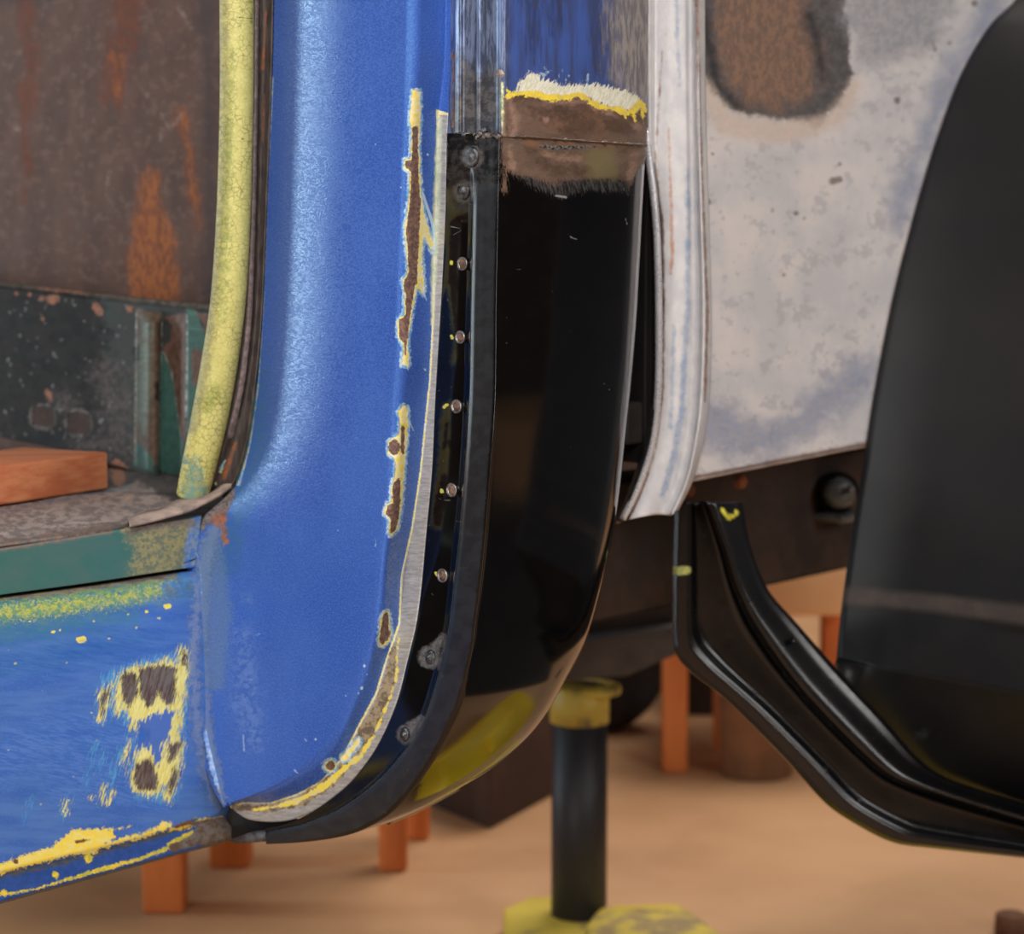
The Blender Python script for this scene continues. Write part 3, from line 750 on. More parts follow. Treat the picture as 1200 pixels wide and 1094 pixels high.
# blue shade of lower lip, yellow chips along both creases, bare corner
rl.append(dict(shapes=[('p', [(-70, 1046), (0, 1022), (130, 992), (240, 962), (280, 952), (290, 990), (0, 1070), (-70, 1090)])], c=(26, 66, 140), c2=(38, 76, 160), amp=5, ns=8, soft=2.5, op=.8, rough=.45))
rl.append(dict(shapes=[('l', [(-50, 1042, 5), (0, 1025, 4), (60, 1013, 3), (130, 995, 3), (200, 974, 3.5), (228, 962, 4)])], c=(92, 86, 72), c2=(60, 74, 92), amp=16, ns=10, soft=2, op=.85, rough=.6, st=(.6, 1.6, 1)))
rl.append(dict(shapes=[('p', [(-40, 1028), (20, 1004), (60, 992), (84, 972), (128, 970), (136, 980), (110, 1000), (60, 1004), (20, 1018), (-40, 1036)]), ('l', [(0, 1020, 3), (60, 1004, 4), (128, 988, 3), (170, 978, 3), (200, 966, 3)]), ('l', [(130, 972, .5), (152, 968, .4)]), ('l', [(192, 968, 6)]), ('l', [(230, 961, 2), (262, 958, 1.4)]), ('l', [(200, 972, 2), (228, 966, 1.4)])], c=(248, 220, 78), c2=(240, 226, 130), amp=24, ns=26, nd=8, nr=.8, soft=.9, rough=.6, h=.2))
rl.append(dict(shapes=[('l', [(-50, 1062, 2), (0, 1048, 1.6), (40, 1042, 1), (83, 1029, 1.8), (120, 1018, 2.6), (167, 1005, 2), (200, 992, 2.5), (225, 980, 2)]), ('l', [(65, 1025, 4)]), ('l', [(104, 1006, 5)]), ('l', [(5, 1046, 4)]), ('l', [(200, 990, 4), (225, 975, 2)])], c=(246, 216, 66), c2=(190, 190, 70), amp=12, ns=20, nd=7, nr=.75, soft=.9, rough=.6))
rl.append(dict(shapes=[('l', [(-60, 1073, 1.5), (0, 1059, 1.5), (83, 1036, 1.5), (167, 1013, 1.5), (233, 995, 1.5), (276, 984, 1)])], c=(120, 122, 60), c2=(90, 90, 70), amp=5, ns=16, soft=1.2, op=.9, rough=.6))
rl.append(dict(shapes=[('p', [(210, 964), (232, 962), (262, 957), (290, 965), (300, 975), (260, 990), (232, 990), (200, 998), (196, 990), (226, 978), (230, 968)])], c=(128, 124, 124), c2=(106, 88, 74), amp=8, ns=12, soft=1.2, rough=.55, metal=.2, cs=8))
rl.append(dict(shapes=[('l', [(19, 1009, 3)]), ('l', [(90, 986, 2), (106, 984, .8)]), ('l', [(206, 968, 2), (225, 962, 1.2)])], c=(120, 76, 40), amp=6, ns=20, soft=1, rough=.8))
rl.append(dict(shapes=[('l', [(226, 660, 8), (232, 700, 5), (226, 780, 6), (232, 860, 6), (246, 915, 8), (256, 945, 4)])], c=(150, 146, 146), c2=(80, 134, 208), amp=60, ns=14, nd=8, nr=.8, soft=4, op=.85, rough=.6, h=.4, cs=55))
rl.append(dict(shapes=[('l', [(200, 690, 10), (222, 670, 10)])], c=(70, 130, 205), c2=(90, 110, 140), amp=60, ns=12, nd=8, nr=.8, soft=5, op=.8, rough=.5))
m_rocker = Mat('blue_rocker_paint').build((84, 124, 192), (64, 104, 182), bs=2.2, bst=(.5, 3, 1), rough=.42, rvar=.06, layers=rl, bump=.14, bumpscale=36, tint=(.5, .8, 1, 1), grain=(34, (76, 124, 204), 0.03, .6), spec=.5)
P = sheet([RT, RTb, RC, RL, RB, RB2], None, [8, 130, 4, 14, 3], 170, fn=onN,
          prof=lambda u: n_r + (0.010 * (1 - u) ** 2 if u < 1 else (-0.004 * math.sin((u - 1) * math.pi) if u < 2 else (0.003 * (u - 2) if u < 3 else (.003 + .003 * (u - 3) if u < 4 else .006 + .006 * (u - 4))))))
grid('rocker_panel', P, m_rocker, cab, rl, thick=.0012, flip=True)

wy = np.array([[-80, 706], [0, 694], [232, 660], [232, 684], [0, 718], [-80, 730]], float)
prism('sill_gap_shade', onN(wy[:, 0], wy[:, 1], n_r + .02), N * .004, simple('painted_sill_shade', (16, 14, 14), (26, 22, 20), scale=20, rough=.9), cab)  # dark plate added behind the gap to stand for its shade
gy = np.array([[262, 944], [300, 952], [352, 962], [330, 980], [300, 986], [272, 984]], float)
prism('pillar_gap_shade', onS(gy[:, 0], gy[:, 1], .030), S * .004, simple('painted_pillar_shade', (14, 12, 12), (30, 24, 22), scale=30, rough=.9), cab)  # dark plate colours in the shade between strip and panel
# ---- door sill: lip and tread
z_s = float(onN(75.0, 629.0, n_r)[2])
LT = [(-60, 650), (0, 641), (75, 629), (150, 617), (205, 608), (236, 603)]
LB = [(-60, 706), (0, 697), (110, 682), (205, 667.5), (232, 664)]
ll = []
ll.append(dict(shapes=[('p', [(140, 612), (225, 606), (232, 668), (150, 678), (158, 650)])], c=(160, 150, 98), c2=(110, 116, 96), amp=50, ns=16, nd=8, nr=.75, soft=8, op=.9, rough=.6))
ll.append(dict(shapes=[('p', [(219, 630), (224, 606), (245, 600), (245, 675), (214, 675), (216, 655)])], c=(66, 120, 196), c2=(130, 150, 170), amp=16, ns=18, nd=8, soft=3, op=.9, rough=.5, cs=16))
ll.append(dict(shapes=[('l', [(-60, 650, 4), (0, 641, 5), (75, 630, 4), (130, 622, 3)])], c=(120, 108, 98), c2=(140, 116, 100), amp=10, ns=16, soft=2.5, op=.8, rough=.7))
ll.append(dict(shapes=[('l', [(150, 622, 2), (180, 616, 4), (225, 612, 5)])], c=(108, 92, 84), c2=(130, 120, 112), amp=18, ns=12, soft=3, op=.8, rough=.7))
ll.append(dict(shapes=[('l', [(215, 660, .7), (226, 656, .8), (233, 653, .9), (238, 658, .8)])], c=(22, 20, 20), amp=1, ns=20, soft=.5, rough=.9, h=-.5))
m_lip = Mat('green_sill_paint').build((62, 112, 104), (74, 112, 106), bs=3, rough=.5, layers=ll, bump=.2, bumpscale=30)
P = sheet([LT, [(x, y + 3) for x, y in LT], LB], None, [3, 34], 150, fn=onN, prof=lambda u: n_r + (.006 * (1 - u) ** 2 + .002 if u < 1 else .002 + .003 * (u - 1)))
grid('sill_lip', P, m_lip, cab, ll, thick=.0012, flip=True)
sl2 = []
sl2.append(dict(shapes=[('p', [(-80, 600), (0, 592), (128, 572), (160, 566), (210, 590), (150, 612), (0, 638), (-80, 650)])], c=(176, 158, 148), c2=(132, 118, 112), amp=26, ns=10, nd=7, st=(.6, 1.6, 1), soft=5, rough=.75, cs=12))
sl2.append(dict(shapes=[('l', [(0, 600, 2), (70, 586, 2.5), (150, 570, 2)])], c=(126, 130, 138), c2=(96, 108, 116), amp=8, ns=12, soft=1.6, op=.8, rough=.5))
sl2.append(dict(shapes=[('l', [(-20, 640, 3), (60, 628, 3), (140, 615, 3)])], c=(150, 120, 100), c2=(120, 110, 106), amp=12, ns=14, soft=2, op=.7))
sl2.append(dict(shapes=[('l', [(140, 560, 8), (134, 548, 5)])], c=(158, 110, 84), amp=16, ns=12, soft=3, op=.9))
sl2.append(dict(shapes=[('l', [(148, 585, 1.2), (152, 581, .8)])], c=(236, 170, 90), amp=1, ns=20, soft=.7))
m_tread = Mat('brown_sill_tread').build((84, 74, 70), (60, 52, 50), bs=8, rough=.75, layers=sl2, bump=.7, bumpscale=30)
ss = np.linspace(-.26, .20, 150); nn = np.linspace(n_r + .004, n_r + .44, 130)
P = O + ss[:, None, None] * S + nn[None, :, None] * N
P[..., 2] = z_s
# shallow groove and unevenness of the tread
P[..., 2] += -0.0016 * np.exp(-((nn[None, :] - n_r - .045) / .004) ** 2) + .0006 * np.sin(ss[:, None] * 60) * np.sin(nn[None, :] * 45)
grid('sill_tread', P, m_tread, cab, sl2, thick=.002)

# ---- inner panel (riser) with ridges, ledge and slots
s_i = .17
TI = [(-60, 322), (0, 330), (60, 337), (120, 344), (160, 348), (250, 356), (300, 361)]
BI = [(-60, 500), (0, 512), (60, 524), (120, 540), (160, 553), (250, 590), (300, 612)]
def ridges(x):
    # offset toward the doorway in metres for pixel x
    x = np.asarray(x, float)
    o = np.zeros_like(x)
    o += np.where((x > 160) & (x < 189), .012 * np.sin((x - 160) / 29 * math.pi) ** .7, 0)
    o += np.where((x >= 189) & (x < 219), -.004 + .008 * (x - 189) / 30, 0)
    o += np.where(x >= 219, .010, 0)
    return o
Rr, Cc = 170, 260
xt = np.linspace(-60, 300, Cc)
ti = np.interp(xt, [p[0] for p in TI], [p[1] for p in TI]); bi = np.interp(xt, [p[0] for p in BI], [p[1] for p in BI])
v = np.linspace(0, 1, Rr)[:, None]
Yp = ti[None] * (1 - v) + bi[None] * v
Xp = np.broadcast_to(xt[None], Yp.shape)
fade = np.clip((v - .06) / .08, 0, 1)
P = onS(Xp, Yp, s_i - ridges(Xp) * fade + .012 * np.clip(1 - v / .05, 0, 1) ** 1.5)
slots = [('l', [(46, 487.5, 8.5), (56, 489, 8.5)]), ('l', [(87, 495, 9), (97, 497, 9)])]
def rr_sdf(cx, cy, hx, hy, r, X, Y, sk):
    dx = np.abs(X - cx) - hx + r; dy = np.abs(Y - cy - sk * (X - cx)) - hy + r
    return np.hypot(np.maximum(dx, 0), np.maximum(dy, 0)) + np.minimum(np.maximum(dx, dy), 0) - r
SLOTS = [(50.5, 488.5, 13.5, 11.5), (92, 496, 14, 12.5)]
def slotd(X, Y):
    return np.minimum(rr_sdf(*SLOTS[0], 6, X, Y, .08), rr_sdf(*SLOTS[1], 6, X, Y, .08))
# snap vertices near the slot edge onto it
D = slotd(Xp, Yp); e = .3
gx = (slotd(Xp + e, Yp) - slotd(Xp - e, Yp)) / (2 * e); gy = (slotd(Xp, Yp + e) - slotd(Xp, Yp - e)) / (2 * e)
near = np.abs(D) < .8
X2 = np.where(near, Xp - D * gx, Xp); Y2 = np.where(near, Yp - D * gy, Yp)
P = onS(X2, Y2, s_i - ridges(X2) * fade + .012 * np.clip(1 - v / .05, 0, 1) ** 1.5)
Dc = slotd(X2, Y2)
keep = ~((Dc[:-1, :-1] < .05) & (Dc[1:, 1:] < .05) & (Dc[1:, :-1] < .05) & (Dc[:-1, 1:] < .05))
il = []
il.append(dict(shapes=[('p', [(118, 340), (300, 360), (300, 620), (150, 560), (120, 480), (128, 400)])], c=(66, 80, 76), c2=(76, 74, 72), amp=70, ns=6, soft=14, op=.5, rough=.55))
il.append(dict(shapes=[('l', [(130, 440, 22), (140, 520, 20), (100, 520, 14)]), ('l', [(75, 470, 12)])], c=(96, 86, 82), c2=(64, 58, 58), amp=90, ns=9, nd=8, nr=.75, soft=16, op=.75, rough=.7))
il.append(dict(shapes=[('p', [(160, 362), (189, 366), (188, 545), (156, 545)])], c=(84, 66, 54), c2=(100, 82, 66), amp=6, ns=8, soft=2, rough=.55, metal=.1))
il.append(dict(shapes=[('p', [(160, 400), (176, 400), (174, 470), (168, 510), (160, 490)]), ('p', [(166, 372), (178, 372), (178, 400), (164, 402)])], c=(104, 116, 98), c2=(84, 92, 80), amp=18, ns=8, soft=5, op=.8, rough=.4))
il.append(dict(shapes=[('l', [(160, 408, 3.5), (161, 420, 3)]), ('l', [(185, 450, 3), (184, 466, 3)])], c=(20, 18, 18), amp=8, ns=12, soft=2.5, op=.9))
il.append(dict(shapes=[('p', [(189, 410), (200, 425), (206, 450), (208, 480), (214, 512), (216, 560), (186, 550)]), ('p', [(160, 515), (180, 538), (178, 552), (156, 545)]), ('p', [(219, 360), (232, 366), (242, 400), (250, 360), (300, 360), (300, 620), (219, 600)])], c=(70, 104, 92), c2=(62, 92, 86), amp=7, ns=14, soft=1, rough=.35))
il.append(dict(shapes=[('p', [(191, 372), (218, 366), (218, 520), (212, 512), (208, 478), (204, 446), (196, 424), (190, 408), (200, 398), (202, 380)]), ('p', [(224, 412), (230, 405), (240, 420), (238, 440), (225, 455)]), ('p', [(229, 366), (250, 368), (250, 398), (243, 402), (238, 380)])], c=(112, 84, 72), c2=(90, 66, 54), amp=6, ns=16, soft=1, rough=.5, metal=.1, cs=8, cst=(3, 1, 1)))
il.append(dict(shapes=[('l', [(189.5, 370, .7), (189.5, 400, .5), (188, 440, .5), (187, 530, .5)]), ('l', [(219, 370, .5), (219, 430, .8), (218, 488, 1)]), ('l', [(160, 365, .4), (158, 540, .5)]), ('l', [(212, 512, .5), (206, 470, .5), (200, 430, .6), (191, 412, .5)])], c=(196, 196, 186), c2=(110, 106, 100), amp=2, ns=22, soft=.6, rough=.4, metal=.4))
il.append(dict(shapes=[('l', [(-60, 322, 4), (0, 330, 4.5), (80, 339, 4), (160, 348, 5), (250, 357, 6)])], c=(112, 100, 90), c2=(78, 76, 66), amp=9, ns=10, soft=2, rough=.6))
il.append(dict(shapes=[('p', [(40, 336), (90, 338), (96, 343), (62, 342)]), ('p', [(54, 346), (68, 346), (70, 352), (60, 358), (54, 354)]), ('l', [(50, 350, 3.5)]), ('l', [(112, 358, 4), (118, 368, 3)]), ('l', [(34, 345, 3)]), ('l', [(20, 344, 2)]), ('l', [(51, 374, 2.5)]), ('l', [(152, 362, 4)]), ('l', [(56, 460, 4), (60, 470, 2)]), ('l', [(136, 546, 8), (150, 556, 6)])], c=(158, 108, 86), c2=(120, 90, 76), amp=12, ns=20, soft=1.2, rough=.8))
il.append(dict(shapes=[('l', [(50, 489, 16)]), ('l', [(92, 496, 17)]), ('l', [(70, 478, 6)])], c=(116, 108, 104), c2=(66, 60, 58), amp=14, ns=16, soft=2, op=.85, rough=.6, h=.6))
wear = []
for _ in range(90):
    x, y = rnd.uniform(0, 155), rnd.uniform(350, 530)
    wear.append(('l', [(x, y, rnd.uniform(.3, 1.1)), (x + rnd.uniform(-2, 2), y + rnd.uniform(-5, 5), .3)]))
il.append(dict(shapes=wear, c=(150, 150, 152), amp=5, ns=30, soft=1.2, op=.6, rough=.5))
m_inner = Mat('black_inner_panel').build((20, 18, 18), (36, 32, 31), bs=5, rough=.7, layers=il, bump=.5, bumpscale=24, spec=.3)
riser = grid('inner_panel', P, m_inner, cab, il, thick=.0015, keep=keep)
riser['label'] = 'black and green inner panel with two slots'

# ledge behind the riser and the rusty cab back wall
s_b = .235
P = np.stack([onS(xt, ti, s_i + .012), onS(xt, ti - .5, s_b)], 0)
P[1, :, 2] = P[0, :, 2] - .002
wl = []
wl.append(dict(shapes=[('p', [(128, -20), (175, -20), (160, 60), (140, 130), (122, 110), (128, 40)]), ('l', [(30, 0, 8), (38, 70, 7), (30, 150, 5), (32, 230, 2)])], c=(112, 52, 24), c2=(92, 52, 34), amp=60, ns=4, st=(2, .6, 1), soft=12, op=.7, rough=.8))
wl.append(dict(shapes=[('p', [(172, 195), (186, 205), (188, 240), (205, 280), (210, 360), (150, 360), (155, 260), (165, 220)]), ('l', [(135, 70, 4), (138, 110, 3)]), ('l', [(210, 130, 3), (222, 190, 4), (234, 270, 3)])], c=(160, 92, 42), c2=(120, 64, 34), amp=40, ns=5, nd=7, st=(2, .6, 1), soft=8, op=.85, rough=.8))
wl.append(dict(shapes=[('l', [(190, 135, 1.5), (198, 150, 1.5)]), ('l', [(202, 150, 1.2), (214, 132, 1.2)]), ('l', [(190, 150, 1.2), (188, 165, 1.2)]), ('l', [(88, 90, 2.5)]), ('l', [(8, 84, .6), (22, 62, .6)]), ('l', [(172, 112, 3)]), ('l', [(210, 10, 2), (224, 34, 1.2)]), ('l', [(128, 200, 1.6), (124, 230, 1)]), ('l', [(20, 150, 4)])], c=(136, 118, 110), c2=(110, 92, 82), amp=12, ns=12, soft=2.5, op=.7, rough=.7))
wl.append(dict(shapes=[('l', [(240, -20, 12), (245, 120, 6), (246, 360, 4)]), ('l', [(-20, -6, 10), (60, -6, 8)])], c=(48, 38, 40), amp=30, ns=4, soft=12, op=.7, rough=.7))
m_back = Mat('rusty_back_wall').build((92, 64, 52), (78, 52, 42), bs=2, bst=(1.6, .6, 1), rough=.7, layers=wl, bump=.3, bumpscale=16, grain=(9, (112, 84, 72), 0.02, .5))
grid('panel_ledge', P, m_inner, cab, il, thick=.001, flip=True)
xs = np.linspace(-90, 330, 150); ys = np.linspace(-240, 560, 230)
XX, YY = np.meshgrid(xs, ys)
P = onS(XX, YY, s_b)
grid('cab_back_wall', P, m_back, cab, wl, thick=.001)

# ---- weatherstrip and its retainer
WL = [(258, -220), (258, 0), (258, 120), (254, 250), (247, 350), (235, 430), (222, 500), (211, 556), (207, 578)]
WR = [(297, -220), (297, 0), (296.5, 120), (293.5, 250), (288, 350), (278, 430), (265, 500), (251, 556), (243, 584)]
a, b = spl(WL, 260), spl(WR, 260)
cpx = (a + b) / 2; wpx = np.linalg.norm(b - a, axis=1)
c3 = onS(cpx[:, 0], cpx[:, 1], .012)
rad = wpx / 2 / F * np.linalg.norm(c3 - C0, axis=1)
gl = []
gl.append(dict(shapes=[('l', [(263, -20, 5), (263, 200, 6), (255, 300, 6), (240, 430, 6), (225, 500, 8)])], c=(158, 154, 112), c2=(182, 176, 118), amp=26, ns=10, soft=5, op=.9, rough=.6))  # greyer left side paints the shading of the round seal
gl.append(dict(shapes=[('l', [(272, 60, 3), (268, 200, 5), (258, 380, 3)]), ('l', [(252, 460, 10), (240, 480, 6)])], c=(128, 146, 70), c2=(170, 172, 90), amp=50, ns=14, nd=8, nr=.8, soft=5, op=.7, rough=.6))
gl.append(dict(shapes=[('l', [(228, 545, 9), (228, 580, 16)]), ('l', [(218, 540, 5)])], c=(96, 150, 146), c2=(150, 160, 120), amp=50, ns=14, nd=8, nr=.8, soft=4, op=.9, rough=.6))
gl.append(dict(shapes=[('l', [(263, 160, .5), (280, 161, .5), (293, 166, .6)]), ('l', [(278, 20, .4), (288, 22, .8), (296, 22, .6)]), ('l', [(280, 113, .3), (292, 117, .4)]), ('l', [(286, 164, 1.5)])], c=(56, 66, 40), amp=3, ns=24, soft=.7, rough=.9, h=-.6))
mt = Mat('cracked_yellow_rubber')
m_ws = mt.build((218, 211, 128), (206, 200, 118), bs=6, rough=.42, layers=gl, bump=.5, bumpscale=40)
vz = mt.N.new('ShaderNodeTexVoronoi'); vz.feature = 'DISTANCE_TO_EDGE'; vz.inputs['Scale'].default_value = 17
nz = mt.N.new('ShaderNodeTexNoise'); nz.inputs['Scale'].default_value = 14; nz.inputs['Detail'].default_value = 4
mt.L.new(mt.vec, nz.inputs['Vector'])
mx = mt.N.new('ShaderNodeMix'); mx.data_type = 'RGBA'; mx.inputs[0].default_value = .06
mt.L.new(mt.vec, mx.inputs[6]); mt.L.new(nz.outputs['Color'], mx.inputs[7]); mt.L.new(mx.outputs[2], vz.inputs['Vector'])
crk = mt.rng(vz.outputs['Distance'], .0, .09, 1, 0)
reg = mt.rng(mt.noise(3, 3, .6, off=40), .40, .62, .25, 1.0)
crk = mt.math('MULTIPLY', crk, reg)
src = mt.b.inputs['Base Color'].links[0].from_socket
mt.L.new(mt.mixc(mt.math('MULTIPLY', crk, .8), src, lin((120, 112, 48))), mt.b.inputs['Base Color'])
tube('weatherstrip', c3, rad, m_ws, cab, seg=48, uvpix=True, layers=gl)['label'] = 'cracked yellow rubber door seal'

G0 = [(290, -220), (290, 0), (290, 120), (288, 250), (283, 350), (272, 430), (259, 500), (247, 552), (236, 588)]
G1 = [(304, -220), (304, 0), (303, 120), (300, 250), (297, 350), (291, 420), (280, 480), (262, 540), (246, 580)]
G2 = [(321, -220), (319, 0), (317, 90), (311, 250), (305, 380), (298, 450), (288, 520), (276, 560), (262, 582)]
rl2 = [dict(shapes=[('l', [(301, -20, 1.6), (300, 100, 1.6), (297, 260, 2.4), (292, 380, 3), (284, 450, 3.4), (270, 510, 3)])], c=(138, 122, 122), c2=(110, 96, 92), amp=4, ns=10, soft=1.2, rough=.5),
       dict(shapes=[('l', [(312, 10, .8), (309, 60, 1.2), (308, 80, 2)]), ('l', [(310, 110, .6), (308, 170, .6)]), ('l', [(276, 520, 2), (262, 560, 3)])], c=(150, 84, 44), c2=(110, 80, 60), amp=5, ns=20, soft=1, rough=.8),
       dict(shapes=[('l', [(304.5, -20, .7), (303.5, 120, .7), (300.5, 260, .7), (297, 360, .8), (289, 440, .8), (280, 490, 1)])], c=(26, 22, 22), amp=1.5, ns=14, soft=.7, rough=.9),
       dict(shapes=[('l', [(258, 552, 2.2), (263, 540, 1.5)]), ('l', [(253, 566, 1.6)])], c=(150, 200, 220), c2=(230, 220, 110), amp=8, ns=30, soft=.8, rough=.5)]
m_ret = Mat('rusty_retainer_strip').build((84, 74, 70), (58, 50, 48), bs=6, bst=(4, .6, 1), rough=.6, layers=rl2, bump=.4, bumpscale=30)
P = sheet([G0, G1, G2], None, [10, 14], 220, prof=lambda u: .026 - .004 * math.sin(min(u, 1) * math.pi) + (.004 * math.sin((u - 1) * math.pi) if u > 1 else 0))
grid('seal_retainer', P, m_ret, cab, rl2, thick=.001)
# ---- torn rubber flap on the sill
m_flap = simple('old_rubber', (182, 158, 142), (136, 120, 110), scale=60, rough=.75, bump=.6)
FT = spl([(150, 612), (163, 606), (190, 599), (206, 590), (222, 586), (244, 582), (262, 570), (276, 562)], 60)
FB = spl([(152, 618), (178, 612), (200, 606), (222, 600), (240, 591), (256, 583), (266, 576), (277, 567)], 60)
T3 = onN(FT[:, 0], FT[:, 1], n_r + .020); B3 = onN(FB[:, 0], FB[:, 1], n_r - .004)
mid = (T3 + B3) / 2 + Z * .0015
P = np.stack([T3, mid, B3], 1)
grid('rubber_flap', P, m_flap, cab, (), thick=.0025)

# ================================================================== wood block on the sill
m_wood = simple('cut_wood', (222, 142, 98), (200, 112, 72), scale=30, rough=.6, st=(.25, 1, 3.5), bump=.5)
w0 = onZ(128.0, 573.0, z_s + .001); w1 = onZ(-10.0, 594.0, z_s + .001)
d = w1 - w0; d /= np.linalg.norm(d)
bk = onZ(84.0, 548.0, z_s + .001) - w0; bk -= d * (bk @ d); bk = bk / np.linalg.norm(bk) * .085
hgt = 0.0285
poly = [w0, w0 + d * .26, w0 + d * .26 + bk, w0 + bk]
wb_ = prism('wood_block', poly, Z * hgt, m_wood, None, bw=.0025)
tag(wb_, 'orange-brown cut wood block lying on the brown door sill', 'wood block')

# ================================================================== truck bed
bed = thing('truck_bed', 'bare metal pickup bed side with a white ribbed front post', 'truck bed', tuple(onY(900.0, 560.0, 1.55)))
P0 = [(752, -220), (753, 80), (756, 180), (762, 260), (764, 365), (763, 460), (754, 520), (737, 572), (721, 613)]
P1 = [(768, -220), (768, 80), (768, 180), (775, 260), (776.5, 365), (775, 460), (768, 520), (752, 570), (733, 609)]
P2 = [(803, -220), (804, 100), (806, 250), (806, 365), (801, 480), (793, 535), (782, 570), (767, 603)]
P3 = [(813, -220), (815, 100), (818, 250), (820, 365), (816, 480), (806, 545), (797, 575), (784, 603)]
P4 = [(820, -220), (821, 100), (826, 250), (830, 365), (828, 460), (820, 520), (808, 566), (793, 598)]
P5 = [(826, -220), (827, 100), (831, 250), (834, 365), (832, 460), (824, 520), (811, 566), (795, 598)]
def bprof(u):
    if u < 1: return 1.462 - .014 * math.sin(u * math.pi)
    if u < 2: return 1.462 - .004 * math.sin((u - 1) * math.pi)
    if u < 3: return 1.462 + .004 * math.sin((u - 2) * math.pi)
    if u < 4: return 1.462 - .009 * math.sin((u - 3) * math.pi) + .004 * (u - 3)
    return 1.466 + .02 * (u - 4)
bl = []
bl.append(dict(shapes=[('l', [(776, 60, .8), (768, 180, 1), (776.5, 270, 2), (777.5, 365, 2), (776, 460, 2), (768, 520, 2.4), (752, 570, 3), (735, 606, 4)]), ('l', [(816, -20, 1.5), (821, 150, 1), (829, 365, 1.5), (826, 470, 1.2)])], c=(150, 112, 90), c2=(120, 92, 80), amp=5, ns=9, soft=1.5, op=.9, rough=.7))
bl.append(dict(shapes=[('l', [(784, 150, 1), (788, 300, 2), (786, 320, 1.5)]), ('l', [(780, 40, 1.2)])], c=(186, 128, 92), amp=6, ns=12, soft=1.5, op=.8, rough=.7))
bl.append(dict(shapes=[('l', [(806, 200, 1.5), (806, 365, 2.5), (799, 480, 3.5), (790, 535, 4), (776, 580, 3)]), ('l', [(790, 380, 1), (786, 500, 2)]), ('l', [(792, -20, 2), (796, 100, 1)])], c=(112, 140, 176), c2=(150, 160, 176), amp=10, ns=8, soft=3, op=.75, rough=.5))
bl.append(dict(shapes=[('p', [(740, 190), (768, 190), (777, 260), (778, 365), (776, 460), (768, 520), (735, 612), (715, 620)])], c=(26, 26, 28), c2=(60, 60, 62), amp=4, ns=10, soft=1.5, op=.9, rough=.25, metal=.8, cs=5))  # dark strip paints the shade of the gap beside the lip
m_post = Mat('bare_white_post').build((214, 212, 212), (196, 196, 200), bs=5, bst=(1, .6, 1), rough=.45, layers=bl, bump=.3, bumpscale=20, metal=.0)
P = sheet([P0, P1, P2, P3, P4, P5], None, [14, 14, 10, 14, 5], 260, fn=lambda x, y, yy: onY(x, y, yy), prof=bprof)
grid('bed_front_post', P, m_post, bed, bl, thick=.0015)

lb = spl([(757, 150), (761, 190), (766, 230), (770, 280), (772, 365), (771, 460), (764, 520), (747, 572), (730, 608)], 90)
tube('post_lip', onY(lb[:, 0], lb[:, 1], 1.450), .0026, simple('bright_lip_metal', (214, 216, 220), (204, 204, 208), scale=30, rough=.28, metal=.55), bed, seg=14)
n_b = .085
FB_ = [(1330, -180), (1232, -60), (1190, 0), (1160, 30), (1125, 90), (1092, 180), (1066, 270), (1046, 350), (1030, 430), (1021, 480), (1012, 540), (1002, 600), (993, 660), (985, 720), (980, 772)]
ys = np.linspace(0, 1, 200)
LE = spl([(812, -220), (815, -60), (818, 100), (822, 250), (824, 365), (822, 470), (812, 530), (800, 562)], 200)
RE = spl([(1330, -220), (1260, -60), (1215, 0), (1180, 40), (1140, 110), (1108, 190), (1080, 280), (1060, 360), (1040, 440), (1028, 518)], 200)
bbot = lambda x: 561.5 - (x - 803) * .198
u = np.linspace(0, 1, 170)
P2d = LE[:, None] * (1 - u)[None, :, None] + RE[:, None] * u[None, :, None]
P3d = onN(P2d[..., 0], P2d[..., 1], n_b)
sd = []
sd.append(dict(shapes=[('p', [(812, -70), (985, -70), (995, 40), (998, 100), (985, 122), (970, 132), (962, 148), (945, 146), (920, 140), (880, 136), (850, 126), (832, 108), (818, 60)])], c=(82, 78, 78), c2=(60, 58, 60), amp=34, ns=6, nd=7, nr=.7, soft=4, op=.92, rough=.6, metal=.2))
sd.append(dict(shapes=[('p', [(840, -70), (935, -70), (945, 20), (960, 60), (955, 105), (915, 130), (870, 125), (850, 90), (838, 40)])], c=(140, 108, 88), c2=(112, 90, 78), amp=50, ns=4, nd=6, st=(1.6, .7, 1), soft=14, op=.9, rough=.7))
sd.append(dict(shapes=[('l', [(950, 20, 6), (965, 90, 4)]), ('l', [(825, 20, 6), (840, 100, 4), (866, 126, 4)]), ('l', [(960, 140, 5)])], c=(40, 40, 44), amp=22, ns=6, soft=8, op=.85, rough=.6))
sd.append(dict(shapes=[('l', [(825, 100, 8), (850, 145, 14), (920, 156, 12), (980, 140, 10), (1002, 100, 8)])], c=(206, 186, 170), c2=(198, 182, 172), amp=20, ns=5, soft=8, op=.8, rough=.5))
sd.append(dict(shapes=[('l', [(840, 500, 30), (900, 520, 18), (1010, 440, 24)]), ('l', [(1050, 260, 12), (1100, 120, 12), (1160, 10, 14)])], c=(132, 144, 178), c2=(150, 154, 168), amp=60, ns=3.5, soft=20, op=.7, rough=.45, metal=.2))
sd.append(dict(shapes=[('l', [(805, 562, 3), (900, 543, 3), (1020, 519, 3)])], c=(140, 116, 104), c2=(120, 106, 104), amp=8, ns=6, soft=3, op=.8))
